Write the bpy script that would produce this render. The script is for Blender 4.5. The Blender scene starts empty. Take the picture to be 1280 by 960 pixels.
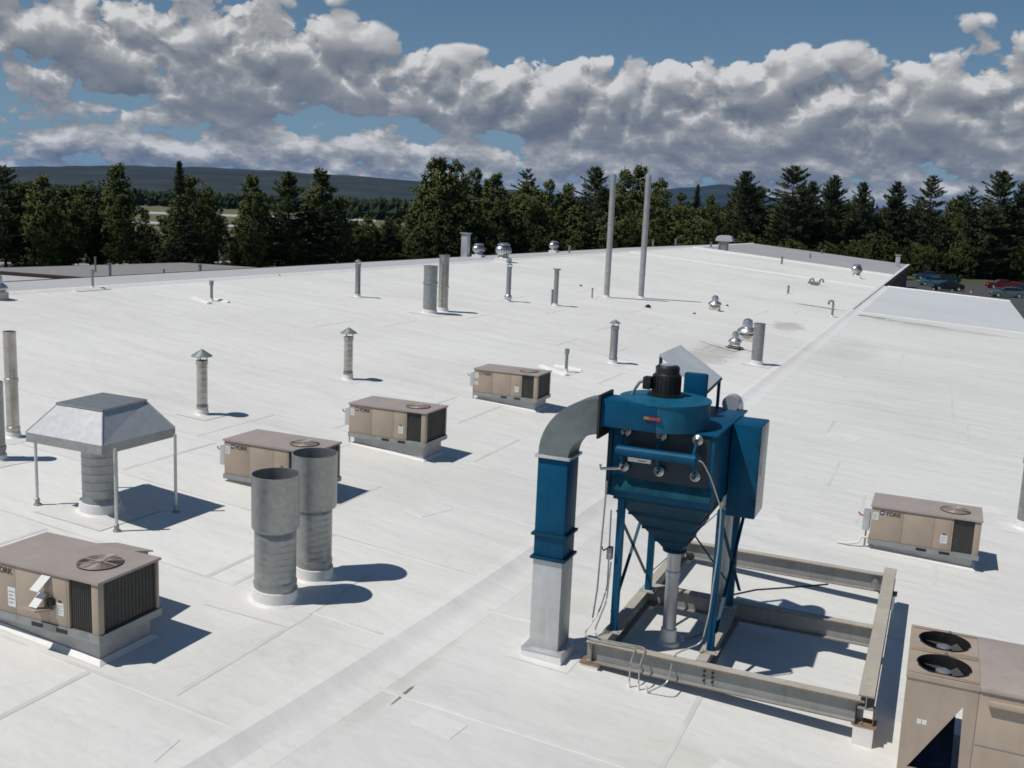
import bpy, bmesh, math, random
from mathutils import Vector, Matrix, noise
R = math.radians
sc = bpy.context.scene
col = sc.collection
rnd = random.Random(7)

# ------------------------------------------------------------------ camera, world, sun, exposure
CZ = 10.2                                  # eye height above the ground outside
F, PITCH, ROLL, TH = 1260.0, R(9.785), R(2.54), R(23.04)
# world axes: X across the building (to its low side), Y along the ridge, Z up; the camera stands at X = Y = 0
view_az = -TH                              # clockwise from +Y
R0 = Vector((math.cos(view_az), -math.sin(view_az), 0))
H0 = Vector((math.sin(view_az), math.cos(view_az), 0))
FW = H0 * math.cos(PITCH) + Vector((0, 0, -math.sin(PITCH)))
U0 = H0 * math.sin(PITCH) + Vector((0, 0, math.cos(PITCH)))
RT = R0 * math.cos(ROLL) + U0 * math.sin(ROLL)
UP = -R0 * math.sin(ROLL) + U0 * math.cos(ROLL)
EYE = Vector((0, 0, CZ))
cam = bpy.data.cameras.new('camera')
cam.sensor_width = 36.0
cam.lens = 36.0 * F / 1280.0
cam.clip_start = 0.1
cam.clip_end = 60000
camo = bpy.data.objects.new('camera', cam)
camo.matrix_world = Matrix(((RT.x, UP.x, -FW.x, 0), (RT.y, UP.y, -FW.y, 0), (RT.z, UP.z, -FW.z, CZ), (0, 0, 0, 1)))
col.objects.link(camo)
sc.camera = camo

SUN_AZ, SUN_EL = R(42.0), R(60.5)          # heading the light travels to (clockwise from +Y), elevation
LIGHT = Vector((math.sin(SUN_AZ) * math.cos(SUN_EL), math.cos(SUN_AZ) * math.cos(SUN_EL), -math.sin(SUN_EL)))
sl = bpy.data.lights.new('sun', 'SUN')
sl.energy = 3.5
sl.angle = R(0.5)
sl.color = (1.0, 0.955, 0.90)
so = bpy.data.objects.new('sun', sl)
so.rotation_euler = LIGHT.to_track_quat('-Z', 'Y').to_euler()
so.location = (-40, -50, 120)
col.objects.link(so)

sc.view_settings.view_transform = 'Standard'
sc.view_settings.look = 'None'
sc.view_settings.exposure = 0.0
sc.view_settings.gamma = 1.0
sc.view_settings.use_curve_mapping = False
sc.render.engine = 'CYCLES'
sc.cycles.use_denoising = True
sc.cycles.max_bounces = 6
sc.cycles.diffuse_bounces = 3
sc.cycles.glossy_bounces = 3
sc.cycles.transmission_bounces = 3
sc.cycles.transparent_max_bounces = 6
sc.cycles.volume_bounces = 0
sc.cycles.sample_clamp_indirect = 6.0
sc.cycles.filter_width = 1.7


def ray(px, py):
    U, V = (px - 640) / F, (py - 480) / F
    return FW + RT * U - UP * V


def azel(px, py):
    d = ray(px, py).normalized()
    return math.atan2(d.x, d.y), math.asin(d.z)


# ---- world: Nishita sky with fair-weather cumulus laid out by bearing and elevation
wd = bpy.data.worlds.new('World')
sc.world = wd
wd.use_nodes = True
nt = wd.node_tree
nt.nodes.clear()


def mnode(tree, op, a, b=None, c=None, clamp=False):
    n = tree.nodes.new('ShaderNodeMath')
    n.operation = op
    n.use_clamp = clamp
    for i, v in enumerate((a, b, c)):
        if v is None:
            continue
        if isinstance(v, (int, float)):
            n.inputs[i].default_value = v
        else:
            tree.links.new(v, n.inputs[i])
    return n.outputs[0]


def mixc(tree, fac, a, b, blend='MIX'):
    n = tree.nodes.new('ShaderNodeMix')
    n.data_type = 'RGBA'
    n.blend_type = blend
    for s, v in ((n.inputs[0], fac), (n.inputs[6], a), (n.inputs[7], b)):
        if isinstance(v, (int, float)):
            s.default_value = v
        elif isinstance(v, tuple):
            s.default_value = v if len(v) == 4 else (*v, 1)
        else:
            tree.links.new(v, s)
    return n.outputs[2]


def sstep(tree, x, e0, e1):
    n = tree.nodes.new('ShaderNodeMapRange')
    n.interpolation_type = 'SMOOTHSTEP'
    tree.links.new(x, n.inputs[0])
    n.inputs[1].default_value = e0
    n.inputs[2].default_value = e1
    return n.outputs[0]


def cloud_group():
    g = bpy.data.node_groups.new('cloud_density', 'ShaderNodeTree')
    g.interface.new_socket('Direction', in_out='INPUT', socket_type='NodeSocketVector')
    g.interface.new_socket('Density', in_out='OUTPUT', socket_type='NodeSocketFloat')
    gi, go = g.nodes.new('NodeGroupInput'), g.nodes.new('NodeGroupOutput')
    L = g.links.new
    d = gi.outputs[0]
    sp = g.nodes.new('ShaderNodeSeparateXYZ')
    L(d, sp.inputs[0])
    el = mnode(g, 'MAXIMUM', sp.outputs[2], -0.02)
    az = mnode(g, 'ARCTAN2', sp.outputs[0], sp.outputs[1])
    D = mnode(g, 'DIVIDE', 1.0, mnode(g, 'ADD', el, 0.11))
    cb = g.nodes.new('ShaderNodeCombineXYZ')
    L(mnode(g, 'MULTIPLY', sp.outputs[0], D), cb.inputs[0])
    L(mnode(g, 'MULTIPLY', sp.outputs[1], D), cb.inputs[1])

    def nz(vec, scale, detail, rough, off):
        m = g.nodes.new('ShaderNodeVectorMath')
        m.operation = 'ADD'
        L(vec, m.inputs[0])
        m.inputs[1].default_value = off
        n = g.nodes.new('ShaderNodeTexNoise')
        n.inputs['Scale'].default_value = scale
        n.inputs['Detail'].default_value = detail
        n.inputs['Roughness'].default_value = rough
        L(m.outputs[0], n.inputs['Vector'])
        return n.outputs[0]
    deck = nz(cb.outputs[0], 0.95, 4, 0.55, (3.1, 7.7, 0.0))
    def squash(k):
        m = g.nodes.new('ShaderNodeVectorMath')
        m.operation = 'MULTIPLY'
        L(d, m.inputs[0])
        m.inputs[1].default_value = (1.0, 1.0, k)
        return m.outputs[0]

    def billow(vec, scale, detail):
        rg = g.nodes.new('ShaderNodeTexNoise')
        rg.noise_type = 'RIDGED_MULTIFRACTAL'
        rg.inputs['Scale'].default_value = scale
        rg.inputs['Detail'].default_value = detail
        rg.inputs['Roughness'].default_value = 0.68
        rg.inputs['Offset'].default_value = 0.9
        rg.inputs['Gain'].default_value = 1.5
        rg.inputs['Distortion'].default_value = 0.0
        L(vec, rg.inputs['Vector'])
        return rg.outputs[0]
    mass = nz(squash(1.9), 7.5, 3, 0.55, (1.3, 0.2, 5.1))
    big = mnode(g, 'MULTIPLY', mnode(g, 'SUBTRACT', 0.8, billow(squash(1.25), 15.0, 7.0)), 0.32)
    small = mnode(g, 'MULTIPLY', mnode(g, 'SUBTRACT', nz(squash(2.0), 30.0, 6, 0.60, (4.2, 1.1, 0.4)), 0.47), 1.35)
    k = sstep(g, el, 0.02, 0.12)
    bil = mnode(g, 'ADD', mnode(g, 'MULTIPLY', big, k), mnode(g, 'MULTIPLY', small, mnode(g, 'SUBTRACT', 1.0, k)))
    tot = mnode(g, 'MULTIPLY', mnode(g, 'SUBTRACT', deck, 0.5), 0.65)
    tot = mnode(g, 'ADD', tot, mnode(g, 'MULTIPLY', mnode(g, 'SUBTRACT', mass, 0.5), 0.75))
    tot = mnode(g, 'ADD', tot, bil)
    # named masses and gaps: pixel centre, half sizes in pixels, weight
    blobs = [(250, 60, 270, 75, .30), (330, 100, 210, 60, .16), (60, 40, 90, 60, .10), (432, 20, 55, 55, .16), (560, 108, 130, 40, .12),
             (880, 125, 330, 62, .34), (1190, 100, 140, 85, .25), (700, 110, 140, 55, .15), (1000, 150, 330, 40, .12),
             (760, 15, 330, 40, -.50), (560, 40, 70, 45, -.18), (450, 165, 170, 26, -.22), (130, 140, 120, 20, -.12), (30, 130, 60, 30, -.10), (1050, 20, 110, 22, -.18),
             (300, 185, 420, 18, .10), (1000, 205, 420, 18, .10)]
    for (px, py, wx, wy, wt) in blobs:
        a0, e0 = azel(px, py)
        qx = mnode(g, 'DIVIDE', mnode(g, 'SUBTRACT', az, a0), wx / F)
        qy = mnode(g, 'DIVIDE', mnode(g, 'SUBTRACT', el, e0), wy / F)
        r2 = mnode(g, 'ADD', mnode(g, 'MULTIPLY', qx, qx), mnode(g, 'MULTIPLY', qy, qy))
        ga = mnode(g, 'EXPONENT', mnode(g, 'MULTIPLY', r2, -0.9))
        tot = mnode(g, 'ADD', tot, mnode(g, 'MULTIPLY', ga, wt))
    # denser towards the horizon where many clouds overlap
    tot = mnode(g, 'ADD', tot, mnode(g, 'MULTIPLY', mnode(g, 'EXPONENT', mnode(g, 'MULTIPLY', el, -14.0)), 0.23))
    tot = mnode(g, 'SUBTRACT', tot, 0.06)
    tot = mnode(g, 'SUBTRACT', tot, mnode(g, 'MULTIPLY', sstep(g, el, 0.22, 0.60), 0.22))
    L(tot, go.inputs[0])
    return g


CG = cloud_group()
tc = nt.nodes.new('ShaderNodeTexCoord')
nrm = nt.nodes.new('ShaderNodeVectorMath')
nrm.operation = 'NORMALIZE'
nt.links.new(tc.outputs['Generated'], nrm.inputs[0])
dirv = nrm.outputs[0]


def dens(off):
    m = nt.nodes.new('ShaderNodeVectorMath')
    m.operation = 'ADD'
    nt.links.new(dirv, m.inputs[0])
    m.inputs[1].default_value = off
    n = nt.nodes.new('ShaderNodeGroup')
    n.node_tree = CG
    nt.links.new(m.outputs[0], n.inputs[0])
    return n.outputs[0]


toward = -LIGHT                             # up and to the left, behind the viewer
lx = R0 * (toward.dot(R0))
d0 = dens((0, 0, 0))
d1 = dens(tuple(lx * 0.008 + Vector((0, 0, 0.011))))
alpha = sstep(nt, d0, 0.0, 0.09)
g1 = mnode(nt, 'MULTIPLY', mnode(nt, 'SUBTRACT', d0, d1), 1.5)
thick = mnode(nt, 'MULTIPLY', sstep(nt, d0, 0.10, 0.60), -0.12)
shade = mnode(nt, 'ADD', mnode(nt, 'ADD', g1, thick), 0.56)
ramp = nt.nodes.new('ShaderNodeValToRGB')
nt.links.new(shade, ramp.inputs[0])
cr = ramp.color_ramp
cr.elements[0].position, cr.elements[0].color = 0.0, (0.140, 0.163, 0.205, 1)
cr.elements[1].position, cr.elements[1].color = 1.0, (0.66, 0.66, 0.66, 1)
e = cr.elements.new(0.40); e.color = (0.215, 0.235, 0.265, 1)
e = cr.elements.new(0.68); e.color = (0.36, 0.37, 0.38, 1)
sky = nt.nodes.new('ShaderNodeTexSky')
sky.sky_type = 'NISHITA'
sky.sun_disc = False
sky.sun_elevation = SUN_EL
sky.sun_rotation = SUN_AZ + math.pi
sky.altitude = 100
sky.air_density = 1.0
sky.dust_density = 0.0
sky.ozone_density = 1.0
SKY_S = 0.055
ks = nt.nodes.new('ShaderNodeVectorMath')
ks.operation = 'SCALE'
nt.links.new(ramp.outputs[0], ks.inputs[0])
ks.inputs[3].default_value = 1.0 / SKY_S
spz = nt.nodes.new('ShaderNodeSeparateXYZ')
nt.links.new(dirv, spz.inputs[0])
hz = mnode(nt, 'EXPONENT', mnode(nt, 'MULTIPLY', mnode(nt, 'MAXIMUM', spz.outputs[2], 0.0), -9.0))
skyc = mixc(nt, alpha, mixc(nt, mnode(nt, 'MULTIPLY', hz, 0.85), mixc(nt, 1.0, sky.outputs[0], (0.62, 0.80, 0.92, 1), 'MULTIPLY'), (0.19 / SKY_S, 0.30 / SKY_S, 0.43 / SKY_S, 1)), ks.outputs[0])
bgn = nt.nodes.new('ShaderNodeBackground')
bgn.inputs[1].default_value = SKY_S
nt.links.new(skyc, bgn.inputs[0])
wd.cycles.sampling_method = 'NONE'
wo = nt.nodes.new('ShaderNodeOutputWorld')
nt.links.new(bgn.outputs[0], wo.inputs[0])

# ------------------------------------------------------------------ placing: a pixel gives a direction, a surface gives the distance
EAVE_X, RIDGE_X, FAR_X, END_Y = -6.42, -33.5, -52.0, 188.0
SHED_X, SHED_FAR, SHED_END = -6.0, 6.1, 117.0


def zmain(x):
    return CZ - 5.94 - 0.0833 * (x + 10.98)


ZR = zmain(RIDGE_X)


def zleft(x):
    return ZR + 0.0833 * (x - RIDGE_X)


def zshed(x):
    return CZ - 6.74 - 0.055 * x


def hit(px, py, fz):
    d = ray(px, py)
    lo, hi = 1.0, 2000.0
    # march: first distance where the ray falls under the surface
    t, s = 2.0, 1.0
    def f(t):
        p = EYE + d * t
        return p.z - fz(p.x)
    while t < 2000 and f(t) > 0:
        t *= 1.01
    a, b = t / 1.01, t
    for _ in range(40):
        m = (a + b) / 2
        if f(m) > 0:
            a = m
        else:
            b = m
    return EYE + d * b


def on_main(px, py): return hit(px, py, zmain)
def on_left(px, py): return hit(px, py, zleft)
def on_shed(px, py): return hit(px, py, zshed)
def on_z(px, py, z): return hit(px, py, lambda x: z)
def at_y(px, py, y):
    d = ray(px, py)
    return EYE + d * (y / d.y)


def ztop(base, px, py):
    d = ray(px, py)
    t = (base.x * d.x + base.y * d.y) / (d.x ** 2 + d.y ** 2)
    return CZ + d.z * t


def psize(base, npx):
    return npx * (base - EYE).dot(FW) / F


# ------------------------------------------------------------------ materials
MATS = {}


def mat(name, base, rough=0.6, metal=0.0, var=0.12, scale=6.0, bump=0.0, bscale=40.0, detail=5, spec=0.5, col2=None, rvar=0.0):
    if name in MATS:
        return MATS[name]
    m = bpy.data.materials.new(name)
    m.use_nodes = True
    t = m.node_tree
    b = t.nodes['Principled BSDF']
    b.inputs['Roughness'].default_value = rough
    b.inputs['Metallic'].default_value = metal
    b.inputs['Specular IOR Level'].default_value = spec
    c = t.nodes.new('ShaderNodeTexCoord')
    n = t.nodes.new('ShaderNodeTexNoise')
    n.inputs['Scale'].default_value = scale
    n.inputs['Detail'].default_value = detail
    n.inputs['Roughness'].default_value = 0.6
    t.links.new(c.outputs['Object'], n.inputs['Vector'])
    lo = tuple(max(0, v * (1 - var)) for v in base)
    hi = col2 if col2 else tuple(min(1, v * (1 + var)) for v in base)
    r = t.nodes.new('ShaderNodeValToRGB')
    r.color_ramp.elements[0].position, r.color_ramp.elements[1].position = 0.32, 0.68
    r.color_ramp.elements[0].color, r.color_ramp.elements[1].color = (*lo, 1), (*hi, 1)
    t.links.new(n.outputs[0], r.inputs[0])
    t.links.new(r.outputs[0], b.inputs['Base Color'])
    if rvar:
        t.links.new(mnode(t, 'MULTIPLY_ADD', n.outputs[0], rvar, rough - rvar / 2), b.inputs['Roughness'])
    if bump:
        n2 = t.nodes.new('ShaderNodeTexNoise')
        n2.inputs['Scale'].default_value = bscale
        n2.inputs['Detail'].default_value = 4
        t.links.new(c.outputs['Object'], n2.inputs['Vector'])
        bp = t.nodes.new('ShaderNodeBump')
        bp.inputs['Strength'].default_value = 1.0
        bp.inputs['Distance'].default_value = bump
        t.links.new(n2.outputs[0], bp.inputs['Height'])
        t.links.new(bp.outputs[0], b.inputs['Normal'])
    MATS[name] = m
    return m


def membrane(name, base, dirt, stains=()):
    """white sheet roofing: broad soiling, streaks down the slope, small scuffs, wrinkles in the normal, and drawn stains"""
    m = bpy.data.materials.new(name)
    m.use_nodes = True
    t = m.node_tree
    b = t.nodes['Principled BSDF']
    b.inputs['Roughness'].default_value = 0.62
    b.inputs['Specular IOR Level'].default_value = 0.35
    c = t.nodes.new('ShaderNodeTexCoord')
    P = c.outputs['Object']

    def nz(scale, detail=4, rough=0.6, stretch=None):
        v = P
        if stretch:
            mp = t.nodes.new('ShaderNodeMapping')
            mp.inputs['Scale'].default_value = stretch
            t.links.new(P, mp.inputs[0])
            v = mp.outputs[0]
        n = t.nodes.new('ShaderNodeTexNoise')
        n.inputs['Scale'].default_value = scale
        n.inputs['Detail'].default_value = detail
        n.inputs['Roughness'].default_value = rough
        t.links.new(v, n.inputs['Vector'])
        return n.outputs[0]
    broad = sstep(t, nz(0.13, 5), 0.38, 0.72)
    streak = sstep(t, nz(0.7, 5, 0.6, (0.16, 1.5, 1)), 0.50, 0.80)
    scuff = sstep(t, nz(1.9, 8, 0.75), 0.61, 0.76)
    c1 = mixc(t, mnode(t, 'MULTIPLY', broad, 0.24), (*base, 1), (*dirt, 1))
    c1 = mixc(t, mnode(t, 'MULTIPLY', streak, 0.26), c1, (*dirt, 1))
    c1 = mixc(t, mnode(t, 'MULTIPLY', scuff, 0.38), c1, (*dirt, 1))
    # each sheet, 3.05 m wide, has weathered a little differently
    sx = t.nodes.new('ShaderNodeSeparateXYZ')
    t.links.new(P, sx.inputs[0])
    wn = t.nodes.new('ShaderNodeTexWhiteNoise')
    wn.noise_dimensions = '1D'
    t.links.new(mnode(t, 'FLOOR', mnode(t, 'DIVIDE', sx.outputs[1], 3.05)), wn.inputs['W'])
    c1 = mixc(t, mnode(t, 'MULTIPLY', wn.outputs[0], 0.10), c1, (*dirt, 1))
    wob = nz(1.3, 5, 0.7)
    for (sc_, det, lo_, st_, stretch) in ((0.42, 3, 0.010, 0.15, (1, 1.6, 1)), (0.16, 4, 0.006, 0.18, None)):
        ln = mnode(t, 'ABSOLUTE', mnode(t, 'SUBTRACT', nz(sc_, det, 0.55, stretch), 0.5))
        brk = sstep(t, nz(sc_ * 2.3, 3, 0.6), 0.48, 0.62)
        fc = mnode(t, 'MULTIPLY', mnode(t, 'SUBTRACT', 1.0, sstep(t, ln, 0.0, lo_)), mnode(t, 'MULTIPLY', brk, st_))
        c1 = mixc(t, fc, c1, (*dirt, 1))
    for (x, y, rx, ry, st, colr) in stains:
        qx = mnode(t, 'DIVIDE', mnode(t, 'SUBTRACT', sx.outputs[0], x), rx)
        qy = mnode(t, 'DIVIDE', mnode(t, 'SUBTRACT', sx.outputs[1], y), ry)
        r2 = mnode(t, 'ADD', mnode(t, 'MULTIPLY', qx, qx), mnode(t, 'MULTIPLY', qy, qy))
        k = mnode(t, 'ADD', mnode(t, 'SUBTRACT', 1.0, r2), mnode(t, 'MULTIPLY', mnode(t, 'SUBTRACT', wob, 0.5), 2.6))
        c1 = mixc(t, mnode(t, 'MULTIPLY', sstep(t, k, 0.1, 0.9), st), c1, (*colr, 1))
    t.links.new(c1, b.inputs['Base Color'])
    wr = nz(0.55, 3, 0.5, (1, 2.2, 1))
    wr2 = nz(3.5, 4, 0.6)
    h = mnode(t, 'ADD', mnode(t, 'MULTIPLY', wr, 0.10), mnode(t, 'MULTIPLY', wr2, 0.012))
    bp = t.nodes.new('ShaderNodeBump')
    bp.inputs['Strength'].default_value = 1.0
    bp.inputs['Distance'].default_value = 0.75
    t.links.new(h, bp.inputs['Height'])
    t.links.new(bp.outputs[0], b.inputs['Normal'])
    MATS[name] = m
    return m


GRIME = (0.30, 0.27, 0.22)
M_WHITE = membrane('white_membrane', (0.765, 0.765, 0.72), (0.44, 0.43, 0.40),
                   [(-8.2, 12.0, .8, 2.4, .16, (.50, .48, .40)), (-9.5, 45, 1.4, 5, .45, GRIME), (-8.5, 62, 1.2, 3, .5, GRIME), (-8.6, 78.3, 2.4, .45, .95, (.06, .055, .045))])
M_SHED = membrane('shed_membrane', (0.715, 0.718, 0.68), (0.44, 0.43, 0.41),
                  [(-6.3, 11.5, .25, 2.6, .30, (.46, .44, .34)), (-6.05, 11.0, .035, .40, .9, (.16, .15, .11)), (-5.2, 15.2, .5, .6, .25, (.52, .50, .40)),
                   (-5.0, 77.2, 2.4, .55, .9, (.09, .085, .07)), (-2.2, 76.2, 3.2, .5, .75, (.16, .15, .13)), (0.6, 75.0, 5.0, 1.2, .45, (.34, .32, .30)), (-4.3, 56, 1.8, 6, .22, (.42, .40, .38)),
                   (-2.2, 11.6, 1.6, .5, .25, (.55, .52, .40)), (-3.0, 10.2, .06, .6, .7, (.25, .23, .18))])
M_COOL = membrane('cool_white_membrane', (0.60, 0.635, 0.635), (0.42, 0.43, 0.43))
M_GREY = membrane('grey_membrane', (0.47, 0.475, 0.47), (0.34, 0.33, 0.32))
M_OLD = membrane('old_grey_membrane', (0.39, 0.39, 0.39), (0.23, 0.22, 0.21))
M_NEIGH = membrane('neighbour_membrane', (0.27, 0.26, 0.25), (0.19, 0.18, 0.17))
M_FLASH = mat('flashing_white', (0.74, 0.735, 0.71), 0.5, var=.07, scale=3)
M_SEAM = mat('seam_white', (0.66, 0.65, 0.62), 0.55, var=.12, scale=1.2)
M_CANT = membrane('cant_membrane', (0.76, 0.755, 0.725), (0.50, 0.48, 0.43))
M_FASC = mat('brown_fascia', (0.050, 0.028, 0.022), 0.5, var=.25, scale=1.5)
M_WALL = mat('brown_wall', (0.050, 0.038, 0.032), 0.7, var=.15, scale=.6)
M_ELBOW = mat('galvanised_dark', (0.175, 0.20, 0.20), 0.5, 0.4, var=.12, scale=6, bump=.001, bscale=8)
M_GALV = mat('galvanised', (0.33, 0.345, 0.34), 0.45, 0.65, var=.13, scale=9, bump=.001, bscale=14, rvar=.15)
M_GALVL = mat('galvanised_light', (0.56, 0.57, 0.57), 0.42, 0.5, var=.08, scale=5, bump=.002, bscale=5, rvar=.1)
M_GALVD = mat('galvanised_dull', (0.30, 0.31, 0.31), 0.5, 0.6, var=.22, scale=8, rvar=.12)
M_ALU = mat('bright_aluminium', (0.58, 0.58, 0.58), 0.36, 0.9, var=.08, scale=9)
M_STEEL = mat('stainless_pipe', (0.46, 0.44, 0.41), 0.30, 0.85, var=.20, scale=5, rvar=.15)
M_TAN = mat('tan_paint', (0.385, 0.312, 0.242), 0.45, var=.07, scale=2.2, bump=.0015, bscale=3)
M_TANT = mat('tan_lid', (0.365, 0.312, 0.276), 0.45, var=.08, scale=1.8, bump=.002, bscale=3)
M_RAIL = mat('grey_rail', (0.30, 0.31, 0.31), 0.5, 0.35, var=.15, scale=5)
M_CURB = mat('curb_grey', (0.42, 0.42, 0.41), 0.55, 0.2, var=.12, scale=4)
M_BLACK = mat('black_rubber', (0.012, 0.012, 0.013), 0.5, var=.3, scale=10)
M_MOTOR = mat('motor_black', (0.018, 0.018, 0.019), 0.38, 0.2, var=.4, scale=12)
M_BLUE = mat('blue_paint', (0.0015, 0.066, 0.142), 0.45, var=.16, scale=3.0, rvar=.12, spec=.14, bump=.0015, bscale=5)
M_BLUEC = mat('blue_fan_paint', (0.006, 0.105, 0.185), 0.42, var=.18, scale=4.0, rvar=.12, spec=.25)
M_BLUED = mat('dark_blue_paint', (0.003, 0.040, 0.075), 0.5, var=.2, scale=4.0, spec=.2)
M_BEAM = mat('beam_grey', (0.27, 0.275, 0.265), 0.6, 0.1, var=.14, scale=3)
M_RUST = mat('rust', (0.22, 0.14, 0.085), 0.85, var=.35, scale=14)
M_BEAMT = mat('beam_top_weathered', (0.46, 0.45, 0.40), 0.65, var=.15, scale=2.5, col2=(.42, .37, .29))
M_COND = mat('conduit', (0.42, 0.42, 0.41), 0.4, 0.5, var=.1, scale=9)
M_CREAM = mat('cream_pipe', (0.55, 0.52, 0.45), 0.5, var=.1)
M_STICK = mat('sticker', (0.72, 0.73, 0.71), 0.5, var=.03)
M_PRINT = mat('sticker_print', (0.30, 0.31, 0.31), 0.5, var=.3, scale=60)
M_TEXT = mat('letter_dark', (0.045, 0.035, 0.050), 0.5, var=.1)
M_LOGO = mat('logo_blue', (0.035, 0.040, 0.20), 0.5, var=.1)
M_RED = mat('red_mark', (0.33, 0.035, 0.03), 0.5, var=.15)
M_ORANGE = mat('orange_mark', (0.34, 0.16, 0.03), 0.5, var=.15)
M_CONC = mat('concrete_pad', (0.40, 0.39, 0.36), 0.8, var=.15, scale=6)


def coil_mat():
    m = bpy.data.materials.new('coil_fins')
    m.use_nodes = True
    t = m.node_tree
    b = t.nodes['Principled BSDF']
    b.inputs['Roughness'].default_value = 0.55
    b.inputs['Metallic'].default_value = 0.3
    c = t.nodes.new('ShaderNodeTexCoord')
    n = t.nodes.new('ShaderNodeTexNoise')
    n.inputs['Scale'].default_value = 3.0
    n.inputs['Detail'].default_value = 6
    t.links.new(c.outputs['Object'], n.inputs['Vector'])
    c1 = mixc(t, n.outputs[0], (0.022, 0.022, 0.021, 1), (0.075, 0.073, 0.068, 1))
    t.links.new(c1, b.inputs['Base Color'])
    return m


M_COIL = coil_mat()


def weather(m, fade, grime, amt=.35, rust=None):
    """faded panels, dirt runs down the sheet and a few rust spots, layered over the paint colour"""
    t = m.node_tree
    b = t.nodes['Principled BSDF']
    src = b.inputs['Base Color'].links[0].from_socket
    c = t.nodes.new('ShaderNodeTexCoord')

    def nz(scale, stretch, detail=5, rough=.6):
        mp = t.nodes.new('ShaderNodeMapping')
        mp.inputs['Scale'].default_value = stretch
        t.links.new(c.outputs['Object'], mp.inputs[0])
        n = t.nodes.new('ShaderNodeTexNoise')
        n.inputs['Scale'].default_value = scale
        n.inputs['Detail'].default_value = detail
        n.inputs['Roughness'].default_value = rough
        t.links.new(mp.outputs[0], n.inputs['Vector'])
        return n.outputs[0]
    c1 = mixc(t, mnode(t, 'MULTIPLY', sstep(t, nz(1.1, (1, 1, 1)), .42, .70), amt), src, (*fade, 1))
    c1 = mixc(t, mnode(t, 'MULTIPLY', sstep(t, nz(9.0, (1, 1, .10), 4), .50, .72), amt * .9), c1, (*grime, 1))
    c1 = mixc(t, mnode(t, 'MULTIPLY', sstep(t, nz(14.0, (1, 1, 1), 7, .7), .60, .72), amt * .8), c1, (*grime, 1))
    if rust:
        c1 = mixc(t, mnode(t, 'MULTIPLY', sstep(t, nz(7.0, (1, 1, .35), 8, .75), .655, .70), .8), c1, (*rust, 1))
    t.links.new(c1, b.inputs['Base Color'])


weather(M_BLUE, (.006, .090, .180), (.004, .034, .056), .45, (.060, .036, .022))
weather(M_BLUEC, (.014, .125, .200), (.012, .045, .060), .45, (.085, .045, .025))
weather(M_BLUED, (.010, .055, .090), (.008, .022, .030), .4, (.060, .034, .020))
weather(M_TAN, (.43, .355, .285), (.26, .21, .165), .30)
weather(M_TANT, (.42, .37, .335), (.26, .22, .19), .35)
weather(M_GALVL, (.64, .64, .63), (.36, .36, .34), .30)
weather(M_BEAM, (.33, .33, .31), (.17, .155, .13), .45, (.16, .095, .05))
weather(M_BEAMT, (.52, .50, .44), (.30, .26, .20), .45, (.22, .12, .06))


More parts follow.
